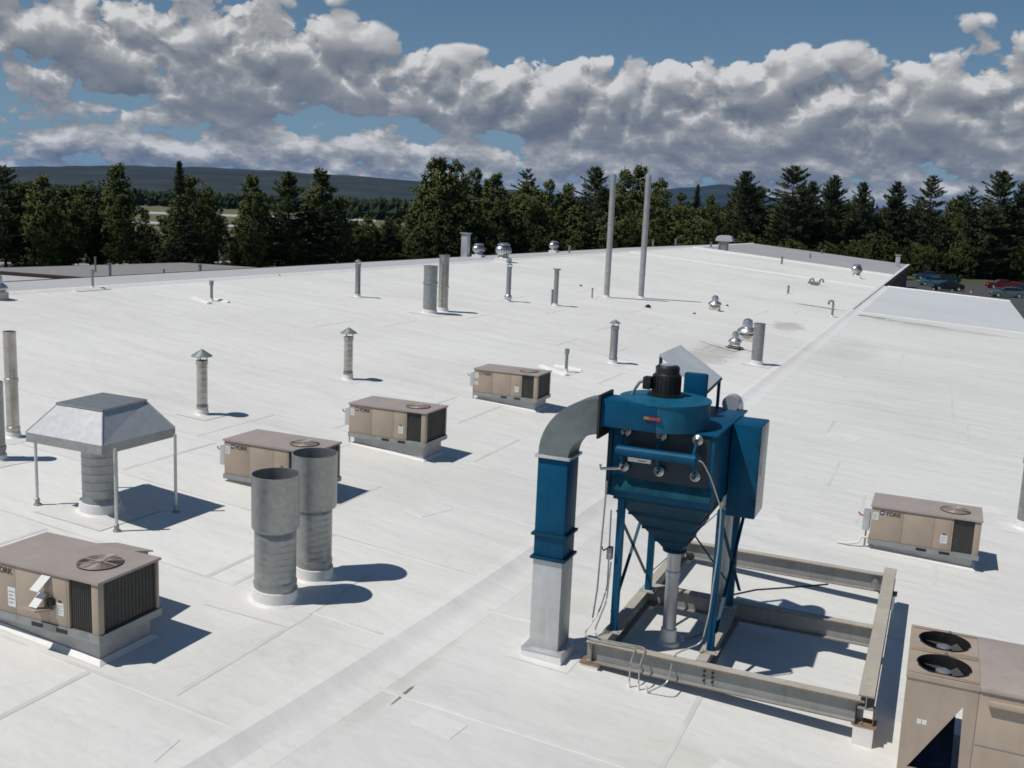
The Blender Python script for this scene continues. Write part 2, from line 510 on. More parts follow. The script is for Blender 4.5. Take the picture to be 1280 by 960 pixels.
# ------------------------------------------------------------------ mesh collecting
class MB:
    def __init__(s):
        s.v, s.f = [], []

    def add(s, vs, fs):
        k = len(s.v)
        s.v += [tuple(p) for p in vs]
        s.f += [tuple(i + k for i in f) for f in fs]
        return s

    def box(s, x0, x1, y0, y1, z0, z1):
        return s.add([(x0, y0, z0), (x1, y0, z0), (x1, y1, z0), (x0, y1, z0), (x0, y0, z1), (x1, y0, z1), (x1, y1, z1), (x0, y1, z1)],
                     [(0, 3, 2, 1), (4, 5, 6, 7), (0, 1, 5, 4), (1, 2, 6, 5), (2, 3, 7, 6), (3, 0, 4, 7)])

    def hexa(s, lo, hi):
        """eight corners: four below, four above, both counter-clockwise from above"""
        return s.add(list(lo) + list(hi), [(0, 3, 2, 1), (4, 5, 6, 7), (0, 1, 5, 4), (1, 2, 6, 5), (2, 3, 7, 6), (3, 0, 4, 7)])

    def cbox(s, x0, x1, y0, y1, z0, z1, c=0.012):
        """box with chamfered edges"""
        bm = bmesh.new()
        bmesh.ops.create_cube(bm, size=1)
        for v in bm.verts:
            v.co = Vector(((x0 + x1) / 2 + v.co.x * (x1 - x0), (y0 + y1) / 2 + v.co.y * (y1 - y0), (z0 + z1) / 2 + v.co.z * (z1 - z0)))
        bmesh.ops.bevel(bm, geom=bm.edges[:], offset=c, segments=2, affect='EDGES', profile=0.5)
        bm.verts.index_update()
        s.add([v.co for v in bm.verts], [[v.index for v in f.verts] for f in bm.faces])
        bm.free()
        return s

    def beam(s, p0, p1, w, h, up=Vector((0, 0, 1))):
        p0, p1 = Vector(p0), Vector(p1)
        d = (p1 - p0).normalized()
        if abs(d.dot(up)) > 0.98:
            up = Vector((0, 1, 0))
        a = d.cross(up).normalized() * (w / 2)
        b = a.cross(d).normalized() * (h / 2)
        q = [-a - b, a - b, a + b, -a + b]
        return s.add([p0 + k for k in q] + [p1 + k for k in q], [(0, 3, 2, 1), (4, 5, 6, 7), (0, 1, 5, 4), (1, 2, 6, 5), (2, 3, 7, 6), (3, 0, 4, 7)])

    def ibeam(s, p0, p1, w, h, tf=0.02, tw=0.014):
        """I section, p0-p1 along the centre of its top face"""
        p0, p1 = Vector(p0), Vector(p1)
        z = Vector((0, 0, 1))
        s.beam(p0 - z * tf / 2, p1 - z * tf / 2, w, tf)
        s.beam(p0 - z * (h - tf / 2), p1 - z * (h - tf / 2), w, tf)
        d = (p1 - p0).normalized()
        s.beam(p0 - z * h / 2 + d * .001, p1 - z * h / 2 - d * .001, tw, h - 2 * tf)
        return s

    def lathe(s, prof, n=24, cx=0, cy=0, cap0=False, cap1=False):
        k = len(s.v)
        m = len(prof)
        for (r, z) in prof:
            for i in range(n):
                a = 2 * math.pi * i / n
                s.v.append((cx + r * math.cos(a), cy + r * math.sin(a), z))
        for j in range(m - 1):
            for i in range(n):
                i2 = (i + 1) % n
                s.f.append((k + j * n + i, k + j * n + i2, k + (j + 1) * n + i2, k + (j + 1) * n + i))
        if cap0:
            s.f.append(tuple(k + i for i in reversed(range(n))))
        if cap1:
            s.f.append(tuple(k + (m - 1) * n + i for i in range(n)))
        return s

    def tube(s, pts, r, n=8, caps=True):
        pts = [Vector(p) for p in pts]
        k = len(s.v)
        ref = Vector((0, 0, 1))
        m = len(pts)
        rr = r if isinstance(r, (list, tuple)) else [r] * m
        for j, p in enumerate(pts):
            d = (pts[min(j + 1, m - 1)] - pts[max(j - 1, 0)]).normalized()
            a = d.cross(ref if abs(d.z) < 0.95 else Vector((0, 1, 0))).normalized()
            b = d.cross(a).normalized()
            for i in range(n):
                t = 2 * math.pi * i / n
                s.v.append(tuple(p + (a * math.cos(t) + b * math.sin(t)) * rr[j]))
        for j in range(m - 1):
            for i in range(n):
                i2 = (i + 1) % n
                s.f.append((k + j * n + i, k + (j + 1) * n + i, k + (j + 1) * n + i2, k + j * n + i2))
        if caps:
            s.f.append(tuple(k + i for i in range(n)))
            s.f.append(tuple(k + (m - 1) * n + i for i in reversed(range(n))))
        return s

    def holed(s, x0, x1, y0, y1, z, cx, cy, r, n=32):
        """flat plate with a round hole"""
        k = len(s.v)
        for i in range(n):
            a = 2 * math.pi * i / n
            c, q = math.cos(a), math.sin(a)
            s.v.append((cx + r * c, cy + r * q, z))
            t = min(((x1 - cx) / c if c > 1e-9 else (x0 - cx) / c if c < -1e-9 else 1e9), ((y1 - cy) / q if q > 1e-9 else (y0 - cy) / q if q < -1e-9 else 1e9))
            s.v.append((cx + t * c, cy + t * q, z))
        for i in range(n):
            j = (i + 1) % n
            s.f.append((k + 2 * i, k + 2 * i + 1, k + 2 * j + 1, k + 2 * j))
        for (X, Y) in ((x0, y0), (x1, y0), (x1, y1), (x0, y1)):
            a = math.atan2(Y - cy, X - cx) % (2 * math.pi)
            i = int(a / (2 * math.pi / n)) % n
            j = (i + 1) % n
            s.v.append((X, Y, z))
            s.f.append((k + 2 * i + 1, len(s.v) - 1, k + 2 * j + 1))
        return s

    def mesh(s, name, m, smooth=True, ang=34):
        me = bpy.data.meshes.new(name)
        me.from_pydata(s.v, [], s.f)
        me.materials.append(m)
        if smooth:
            me.polygons.foreach_set('use_smooth', [True] * len(me.polygons))
            me.set_sharp_from_angle(angle=R(ang))
        me.update()
        return me

    def build(s, name, m, parent=None, smooth=True, ang=34, loc=None):
        return link(name, s.mesh(name, m, smooth, ang), parent, loc)


def link(name, me, parent=None, loc=None):
    o = bpy.data.objects.new(name, me)
    col.objects.link(o)
    if parent:
        o.parent = parent
    if loc is not None:
        o.location = loc
    return o


def tag(o, label=None, cat=None, group=None, kind=None):
    if label: o['label'] = label
    if cat: o['category'] = cat
    if group: o['group'] = group
    if kind: o['kind'] = kind
    return o


def thing(name, loc, label, cat, group=None, rz=0.0):
    o = bpy.data.objects.new(name, None)
    o.empty_display_size = 0.3
    col.objects.link(o)
    o.location = loc
    o.rotation_euler = (0, 0, rz)
    return tag(o, label, cat, group)


def copy_tree(o, parent=None):
    c = o.copy()
    col.objects.link(c)
    c.parent = parent
    for ch in list(o.children):
        copy_tree(ch, c)
    return c


def text_mesh(s, size, m, depth=0.002):
    cu = bpy.data.curves.new('lettering', 'FONT')
    cu.body = s
    cu.size = size
    cu.extrude = depth
    cu.offset = size * 0.02
    o = bpy.data.objects.new('lettering', cu)
    col.objects.link(o)
    bpy.context.view_layer.update()
    me = bpy.data.meshes.new_from_object(o.evaluated_get(bpy.context.evaluated_depsgraph_get()))
    bpy.data.objects.remove(o)
    bpy.data.curves.remove(cu)
    me.materials.clear()
    me.materials.append(m)
    return me


def strip_grid(x0, x1, y0, y1, z0, z1, ny, jit=0.0, nx=1, seed=1, lift=0.0):
    """strip along Y, wobbling edge at x1"""
    r = random.Random(seed)
    mb = MB()
    for j in range(ny + 1):
        y = y0 + (y1 - y0) * j / ny
        w = jit * (noise.noise(Vector((y * 0.8, seed * 3.7, 0))) + 0.5 * noise.noise(Vector((y * 3.1, seed * 1.7, 5))))
        for i in range(nx + 1):
            f = i / nx
            x = x0 + (x1 + w - x0) * f
            z = z0 + (z1 - z0) * f + lift * math.sin(math.pi * f) + (0.02 * noise.noise(Vector((x * 2, y * 1.5, 9))) if 0 < i < nx else 0)
            mb.v.append((x, y, z))
    for j in range(ny):
        for i in range(nx):
            a = j * (nx + 1) + i
            mb.f.append((a, a + 1, a + nx + 2, a + nx + 1))
    return mb


# ------------------------------------------------------------------ the setting: ground, fields, tarmac, hills
M_GRASS = mat('grass_ground', (0.050, 0.058, 0.024), 0.9, var=.35, scale=.03, col2=(.085, .085, .036))
M_FIELD = mat('dry_field', (0.155, 0.130, 0.062), 0.9, var=.25, scale=.012, col2=(.115, .118, .05))
M_RUN = mat('runway_concrete', (0.40, 0.40, 0.38), 0.8, var=.1, scale=.05)
M_ASPH = mat('asphalt', (0.062, 0.062, 0.063), 0.85, var=.2, scale=.25)
M_HILL = mat('forest_hills', (0.004, 0.008, 0.008), 0.95, var=.6, scale=.0030, detail=12, col2=(.028, .042, .030), bump=14.0, bscale=.01)
M_PAINT = mat('lot_paint', (0.6, 0.6, 0.57), 0.7, var=.1)

gb = MB()
gb.add([(-22000, -6000, 0), (22000, -6000, 0), (22000, 26000, 0), (-22000, 26000, 0)], [(0, 1, 2, 3)])
tag(gb.build('ground', M_GRASS), kind='structure')


def quad_on_ground(name, m, pts, z, kind='structure'):
    q = MB()
    q.add([(x, y, z) for x, y in pts], [(0, 1, 2, 3)])
    return tag(q.build(name, m, smooth=False), kind=kind)


def gp(px, py, z=0.0):
    p = on_z(px, py, z)
    return (p.x, p.y)


quad_on_ground('field', M_FIELD, [gp(-160, 292), gp(560, 318), gp(560, 266), gp(-160, 239)], 0.02)
quad_on_ground('runway', M_RUN, [gp(-160, 255.5), gp(470, 277), gp(470, 274.4), gp(-160, 252.6)], 0.05)
quad_on_ground('taxiway', M_RUN, [gp(-160, 266.5), gp(470, 290.5), gp(470, 288), gp(-160, 263.4)], 0.05)
quad_on_ground('access_road', M_RUN, [gp(-60, 332), gp(330, 331), gp(330, 326.5), gp(-60, 327)], 0.03)
quad_on_ground('parking_lot', M_ASPH, [(-30, 122), (70, 122), (70, 214), (-30, 214)], 0.03)
for i in range(9):
    quad_on_ground('painted_line', M_PAINT, [(-8 + i * 2.9, 183.5), (-7.88 + i * 2.9, 183.5), (-7.88 + i * 2.9, 189), (-8 + i * 2.9, 189)], 0.036)


def hill_strip(name, prof, dist, depth, seed, back=0.5):
    """a long ridge: crest pixels give its bearing and height at its distance"""
    mb = MB()
    n, m = 160, 14
    xs = [p[0] for p in prof]
    for i in range(n + 1):
        px = xs[0] + (xs[-1] - xs[0]) * i / n
        k = max(j for j in range(len(prof)) if prof[j][0] <= px + 1e-6)
        k = min(k, len(prof) - 2)
        f = (px - prof[k][0]) / (prof[k + 1][0] - prof[k][0])
        f = f * f * (3 - 2 * f)
        py = prof[k][1] * (1 - f) + prof[k + 1][1] * f
        a, e = azel(px, py)
        hgt = CZ + dist * math.tan(e)
        for j in range(m + 1):
            t = j / m
            d = dist - depth + depth * 1.6 * t
            s = math.sin(min(1, t * 1.6) * math.pi / 2) ** 1.4 if t * 1.6 <= 1 else 1 - (t * 1.6 - 1) * back
            z = max(-2, hgt * s * (1 + 0.07 * noise.noise(Vector((a * 30, t * 3, seed))) * (1 - abs(s)) * 2)) + 10 * noise.noise(Vector((a * 60, t * 7, seed + 3))) * s * .5
            mb.v.append((d * math.sin(a), d * math.cos(a), z))
    for i in range(n):
        for j in range(m):
            q = i * (m + 1) + j
            mb.f.append((q, q + m + 1, q + m + 2, q + 1))
    return tag(mb.build(name, M_HILL, ang=180), kind='structure')


hill_strip('hills', [(-500, 222), (-200, 214), (0, 209.5), (150, 208.5), (250, 210.5), (330, 214), (420, 220), (540, 228), (640, 238), (760, 255), (900, 268)], 6500, 3600, 2)
hill_strip('hills', [(480, 252), (600, 248), (700, 247), (790, 242), (860, 235), (905, 231), (960, 247), (1040, 258), (1140, 262), (1250, 263), (1500, 262), (1800, 262)], 11500, 4200, 6)

# ------------------------------------------------------------------ the factory building and its roofs
bld = thing('factory_building', (0, 0, 0), 'long low factory with a white membrane gable roof and brown edge trim', 'building')


def sheet(name, m, pts):
    q = MB()
    q.add(pts, [(0, 1, 2, 3)])
    return q.build(name, m, bld, smooth=False)


Y0, YA, YB = -30.0, 110.5, 140.5


def zz(x): return zmain(x) if x >= RIDGE_X else zleft(x)


def eave_x(y):
    return EAVE_X - 1.1 * math.exp(-max(y - 5.0, 0) / 9.0)


def bands(name, m, ys, cols, parent):
    """strip of faces along Y; cols(y) lists the points of one cross line"""
    q = MB()
    n = len(cols(ys[0]))
    for y in ys:
        q.v += cols(y)
    for j in range(len(ys) - 1):
        for i in range(n - 1):
            k = j * n + i
            q.f.append((k, k + 1, k + n + 1, k + n))
    return q.build(name, m, parent, ang=180)


YS = [Y0, 0.0] + [1 + i * 0.4 for i in range(100)] + [42 + i * 2.0 for i in range(38)]
YS = [y for y in YS if y < SHED_END] + [SHED_END]
bands('roof_slope', M_WHITE, YS + [YB], lambda y: [(RIDGE_X, y, ZR), (-14.0, y, zmain(-14.0)), (eave_x(y), y, zmain(eave_x(y)))], bld)
sheet('roof_slope', M_OLD, [(RIDGE_X, YB, ZR), (EAVE_X, YB, zmain(EAVE_X)), (EAVE_X, END_Y, zmain(EAVE_X)), (RIDGE_X, END_Y, ZR)])
sheet('roof_slope', M_GREY, [(FAR_X, Y0, zleft(FAR_X)), (RIDGE_X, Y0, ZR), (RIDGE_X, END_Y, ZR), (FAR_X, END_Y, zleft(FAR_X))])
bands('shed_roof', M_SHED, [y for y in YS if y < 80] + [80.0], lambda y: [(eave_x(y) + 0.10, y, zshed(eave_x(y) + 0.10)), (-2.0, y, zshed(-2.0)), (SHED_FAR, y, zshed(SHED_FAR))], bld)
sheet('shed_roof', M_COOL, [(eave_x(99) + 0.10, 80.0, zshed(eave_x(99) + 0.10)), (SHED_FAR, 80.0, zshed(SHED_FAR)), (SHED_FAR, SHED_END, zshed(SHED_FAR)), (eave_x(99) + 0.10, SHED_END, zshed(eave_x(99) + 0.10))])


def cant(y):
    """cross line of the membrane strip where the eave drops on to the lean-to roof, sagging and puckered"""
    x = eave_x(y)
    n1 = noise.noise(Vector((y * 0.9, 3.1, 0)))
    n2 = noise.noise(Vector((y * 2.7, 8.1, 4)))
    w = 0.30 + 0.07 * n1 + 0.03 * n2
    za, zb = zmain(x), zshed(x + w) + 0.012 + 0.008 * n2
    return [(x - 0.22, y, zmain(x - 0.22) + 0.001), (x - 0.10, y, zmain(x - .10) + 0.014 + 0.008 * n2), (x + 0.01 + .02 * n1, y, za + 0.022 + 0.018 * n1), (x + w * .55, y, za * .5 + zb * .5 + 0.010 * n2),
            (x + w, y, zb), (x + w + .10, y, zshed(x + w + .10) + .010 + .006 * n1), (x + 0.66, y, zshed(x + 0.66) + 0.0015)]


ef = bands('eave_flashing', M_CANT, YS, cant, bld)
ef.data.set_sharp_from_angle(angle=R(14))
# raised joints: ridge cap, cross joints, lean-to end
c = MB(); c.hexa([(RIDGE_X - .35, Y0, zleft(RIDGE_X - .35) - .01), (RIDGE_X + .35, Y0, zmain(RIDGE_X + .35) - .01), (RIDGE_X + .35, END_Y, zmain(RIDGE_X + .35) - .01), (RIDGE_X - .35, END_Y, zleft(RIDGE_X - .35) - .01)],
                 [(RIDGE_X - .15, Y0, ZR + .07), (RIDGE_X + .15, Y0, ZR + .07), (RIDGE_X + .15, END_Y, ZR + .07), (RIDGE_X - .15, END_Y, ZR + .07)])
c.build('ridge_cap', M_FLASH, bld)


def cross_strip(x0, x1, y, f, w=0.5, h=0.12, m=M_FLASH, name='expansion_joint'):
    q = MB()
    q.hexa([(x0, y - w, f(x0) - .01), (x1, y - w, f(x1) - .01), (x1, y + w, f(x1) - .01), (x0, y + w, f(x0) - .01)],
           [(x0, y - w * .3, f(x0) + h), (x1, y - w * .3, f(x1) + h), (x1, y + w * .3, f(x1) + h), (x0, y + w * .3, f(x0) + h)])
    return q.build(name, m, bld)


cross_strip(RIDGE_X + .4, EAVE_X - .2, YA, zmain, .55, .16)
cross_strip(RIDGE_X + .4, EAVE_X - .2, YB, zmain, .7, .22)
cross_strip(SHED_X + .02, SHED_FAR, 80.0, zshed, .25, .05)
q = MB(); q.box(EAVE_X - .35, EAVE_X + .05, 80.5, END_Y, zmain(EAVE_X) - .05, zmain(EAVE_X) + .10); q.build('eave_curb', M_FLASH, bld)
cross_strip(SHED_X + .02, SHED_FAR, SHED_END - .12, zshed, .12, .10, name='edge_curb')
# lap seams of the sheets, a hand's width each
for k, y in enumerate([6.1 + 3.05 * i for i in range(34)]):
    if abs(y - YA) < 1: continue
    y += rnd.uniform(-.12, .12)
    xa, xb = (RIDGE_X + .5, eave_x(y) - .05)
    s = MB(); s.add([(xa, y - .035, zmain(xa) + .004), (xb, y - .035, zmain(xb) + .004), (xb, y + .035, zmain(xb) + .007), (xa, y + .035, zmain(xa) + .007),
                     (xa, y + .04, zmain(xa)), (xb, y + .04, zmain(xb)), (xa, y - .04, zmain(xa)), (xb, y - .04, zmain(xb))], [(0, 1, 2, 3), (3, 2, 5, 4), (6, 7, 1, 0)])
    s.build('lap_seam', M_SEAM, bld)
for k, y in enumerate([8.0 + 3.05 * i for i in range(23)]):
    y += rnd.uniform(-.12, .12)
    xa, xb = (eave_x(y) + .45, SHED_FAR)
    s = MB(); s.add([(xa, y - .035, zshed(xa) + .004), (xb, y - .035, zshed(xb) + .004), (xb, y + .035, zshed(xb) + .007), (xa, y + .035, zshed(xa) + .007),
                     (xa, y + .04, zshed(xa)), (xb, y + .04, zshed(xb)), (xa, y - .04, zshed(xa)), (xb, y - .04, zshed(xb))], [(0, 1, 2, 3), (3, 2, 5, 4), (6, 7, 1, 0)])
    s.build('lap_seam', M_SEAM, bld)
def lay(x, f): return f(x)


def flat_patch(x0, x1, y0, y1, f, h, m, name, rot=0.0):
    cx_, cy_ = (x0 + x1) / 2, (y0 + y1) / 2
    pts = []
    for (x, y) in ((x0, y0), (x1, y0), (x1, y1), (x0, y1)):
        X = cx_ + (x - cx_) * math.cos(rot) - (y - cy_) * math.sin(rot)
        Y = cy_ + (x - cx_) * math.sin(rot) + (y - cy_) * math.cos(rot)
        pts.append((X, Y))
    g_ = MB()
    e_ = 0.012
    inn = [(cx_ + (X - cx_) * (1 - e_), cy_ + (Y - cy_) * (1 - e_)) for X, Y in pts]
    g_.add([(X, Y, f(X) + .0005) for X, Y in pts] + [(X, Y, f(X) + h) for X, Y in inn], [(4, 5, 6, 7), (0, 1, 5, 4), (1, 2, 6, 5), (2, 3, 7, 6), (3, 0, 4, 7)])
    return g_.build(name, m, bld, smooth=False)


lr = random.Random(17)
for i in range(30):                             # short end laps between neighbouring seams
    y = 6.1 + 3.05 * i
    for k_ in range(2 if i < 16 else 1):
        x = lr.uniform(-24 if i > 8 else -16, -8)
        flat_patch(x - .04, x + .04, y + .06, y + 2.98, zmain, .005, M_SEAM, 'end_lap')
for i in range(20):
    y = 8.0 + 3.05 * i
    x = lr.uniform(-5.0, 5.2)
    flat_patch(x - .04, x + .04, y + .06, y + 2.98, zshed, .005, M_SEAM, 'end_lap')
for (x, y, w_, d_) in ((-9.2, 17.6, .5, .9), (-7.9, 8.2, .7, .5), (-13.0, 24.5, 1.1, .6), (-8.1, 25.5, .6, .6), (-16.5, 33, 1.5, .9), (-11, 40, 1.2, 1.2), (-20, 47, 2, 1.2)):
    flat_patch(x - w_ / 2, x + w_ / 2, y - d_ / 2, y + d_ / 2, zmain, .006, M_CANT, 'repair_patch', lr.uniform(-.3, .3))
for (x, y, w_, d_) in ((-5.3, 10.6, .6, .4), (-1.6, 11.4, .9, .6), (-3.3, 22.5, .8, .6), (1.2, 27, 1.2, .6), (-2.5, 33, 1.0, 1.0), (2.2, 16.6, .7, .9)):
    flat_patch(x - w_ / 2, x + w_ / 2, y - d_ / 2, y + d_ / 2, zshed, .006, M_CANT, 'repair_patch', lr.uniform(-.3, .3))
# walls and edge trim
w = MB()
w.add([(FAR_X + .2, Y0, 0), (EAVE_X - .2, Y0, 0), (EAVE_X - .2, END_Y - .2, 0), (FAR_X + .2, END_Y - .2, 0),
       (FAR_X + .2, Y0, zleft(FAR_X) - .05), (EAVE_X - .2, Y0, zmain(EAVE_X) - .05), (EAVE_X - .2, END_Y - .2, zmain(EAVE_X) - .05), (FAR_X + .2, END_Y - .2, zleft(FAR_X) - .05),
       (RIDGE_X, END_Y - .2, ZR - .05), (RIDGE_X, Y0, ZR - .05)],
      [(1, 2, 6, 5), (3, 0, 4, 7), (2, 3, 7, 8, 6), (0, 1, 5, 9, 4)])
w.build('wall', M_WALL, bld, smooth=False)
w = MB()
w.add([(EAVE_X - .1, Y0, 0), (SHED_FAR - .2, Y0, 0), (SHED_FAR - .2, SHED_END - .2, 0), (EAVE_X - .1, SHED_END - .2, 0),
       (EAVE_X - .1, Y0, zshed(SHED_X) - .1), (SHED_FAR - .2, Y0, zshed(SHED_FAR) - .05), (SHED_FAR - .2, SHED_END - .2, zshed(SHED_FAR) - .05), (EAVE_X - .1, SHED_END - .2, zshed(SHED_X) - .1)],
      [(1, 2, 6, 5), (2, 3, 7, 6), (0, 1, 5, 4)])
w.build('wall', M_WALL, bld, smooth=False)


def trim(p0, p1, h=0.30, t=0.06, m=M_FASC):
    q = MB(); q.beam(Vector(p0) + Vector((0, 0, .04 - h / 2)), Vector(p1) + Vector((0, 0, .04 - h / 2)), t, h); q.build('fascia', m, bld)


trim((FAR_X - .03, Y0, zleft(FAR_X)), (FAR_X - .03, END_Y, zleft(FAR_X)))
trim((FAR_X, END_Y + .03, zleft(FAR_X)), (RIDGE_X, END_Y + .03, ZR))
trim((RIDGE_X, END_Y + .03, ZR), (EAVE_X, END_Y + .03, zmain(EAVE_X)))
trim((EAVE_X + .09, SHED_END + .02, zmain(EAVE_X)), (EAVE_X + .09, END_Y, zmain(EAVE_X)), .5)
trim((SHED_FAR + .03, Y0, zshed(SHED_FAR)), (SHED_FAR + .03, SHED_END, zshed(SHED_FAR)))
trim((EAVE_X, SHED_END + .03, zshed(EAVE_X)), (SHED_FAR, SHED_END + .03, zshed(SHED_FAR)))

# the neighbouring grey-roofed hall beyond the far eave
nb = thing('grey_roofed_hall', (-72, 82, 0), 'low hall with a flat dark grey roof and brown edge behind the white roof', 'building')
q = MB(); q.box(-12, 14, -14, 15, 2.15, 2.45); q.v = [(x, y + (x * .12), z - .01 * y) for x, y, z in q.v]; q.build('roof', M_NEIGH, nb, smooth=False)
q = MB(); q.box(-34, 19.5, -45, -14.3, 2.0, 2.28); q.v = [(x, y + (x * .12), z) for x, y, z in q.v]; q.build('link_roof', M_GREY, nb, smooth=False)
q = MB(); q.box(-11.8, 13.8, -13.8, 14.8, 0, 2.1); q.v = [(x, y + (x * .12), z) for x, y, z in q.v]; q.build('wall', M_WALL, nb, smooth=False)
q = MB(); q.box(-12.05, 14.05, -14.08, -14.0, 2.29, 2.60); q.v = [(x, y + (x * .12), z) for x, y, z in q.v]; q.build('fascia', M_FASC, nb, smooth=False)


M_GALVF = mat('flue_metal', (0.42, 0.42, 0.42), 0.42, 0.5, var=.10, scale=2)

M_PATCH = membrane('patch_membrane', (0.745, 0.74, 0.705), (0.46, 0.45, 0.42))
M_WELL = mat('fan_well', (0.07, 0.06, 0.052), 0.6)
M_GUARD = mat('guard_wire', (0.10, 0.10, 0.095), 0.5, 0.3)

# ------------------------------------------------------------------ packaged rooftop air conditioners
UL, UW, UH = 2.09, 1.09, 0.83
ME_YORK = text_mesh('YORK', 0.115, M_TEXT)


def fan_parts(parent, cx, cy, z, r, blades=4, guard=True, deep=0.22, m_in=M_WELL, m_guard=M_TANT, m_blade=M_GALVD, m_hub=M_ALU):
    q = MB(); q.lathe([(r + .002, z + .012), (r - .012, z + .016), (r - .02, z - .03), (r - .02, z - deep)], 36, cx, cy, cap1=True)
    sh = q.build('fan_shroud', m_in, parent)
    q = MB(); q.lathe([(.09, z - deep * .75), (.09, z - deep * .3), (.06, z - deep * .22), (0.001, z - deep * .22)], 16, cx, cy)
    hub = q.build('fan_hub', m_hub, parent)
    for i in range(blades):
        a = 2 * math.pi * i / blades + .4
        q = MB()
        pts = []
        for (rr, w0, w1) in ((.08, -.10, .10), (r * .55, -.20, .18), (r - .035, -.28, .22)):
            pts.append((cx + rr * math.cos(a + w0), cy + rr * math.sin(a + w0), z - deep * .62))
            pts.append((cx + rr * math.cos(a + w1 + .35), cy + rr * math.sin(a + w1 + .35), z - deep * .40))
        q.add(pts, [(0, 1, 3, 2), (2, 3, 5, 4)])
        q.build('fan_blade', m_blade, hub)
    if guard:
        q = MB()
        for k in range(1, 12):
            rr = r * k / 11.0
            q.tube([(cx + rr * math.cos(t * math.pi / 12), cy + rr * math.sin(t * math.pi / 12), z + .022) for t in range(25)], .004, 4, caps=False)
        for k in range(4):
            a = k * math.pi / 4
            q.tube([(cx - r * math.cos(a), cy - r * math.sin(a), z + .026), (cx, cy, z + .034), (cx + r * math.cos(a), cy + r * math.sin(a), z + .026)], .006, 4)
        q.build('fan_guard', m_guard, parent)
        q = MB(); q.lathe([(.06, z + .03), (.06, z + .045), (.001, z + .045)], 16, cx, cy); q.build('guard_plate', m_guard, parent)


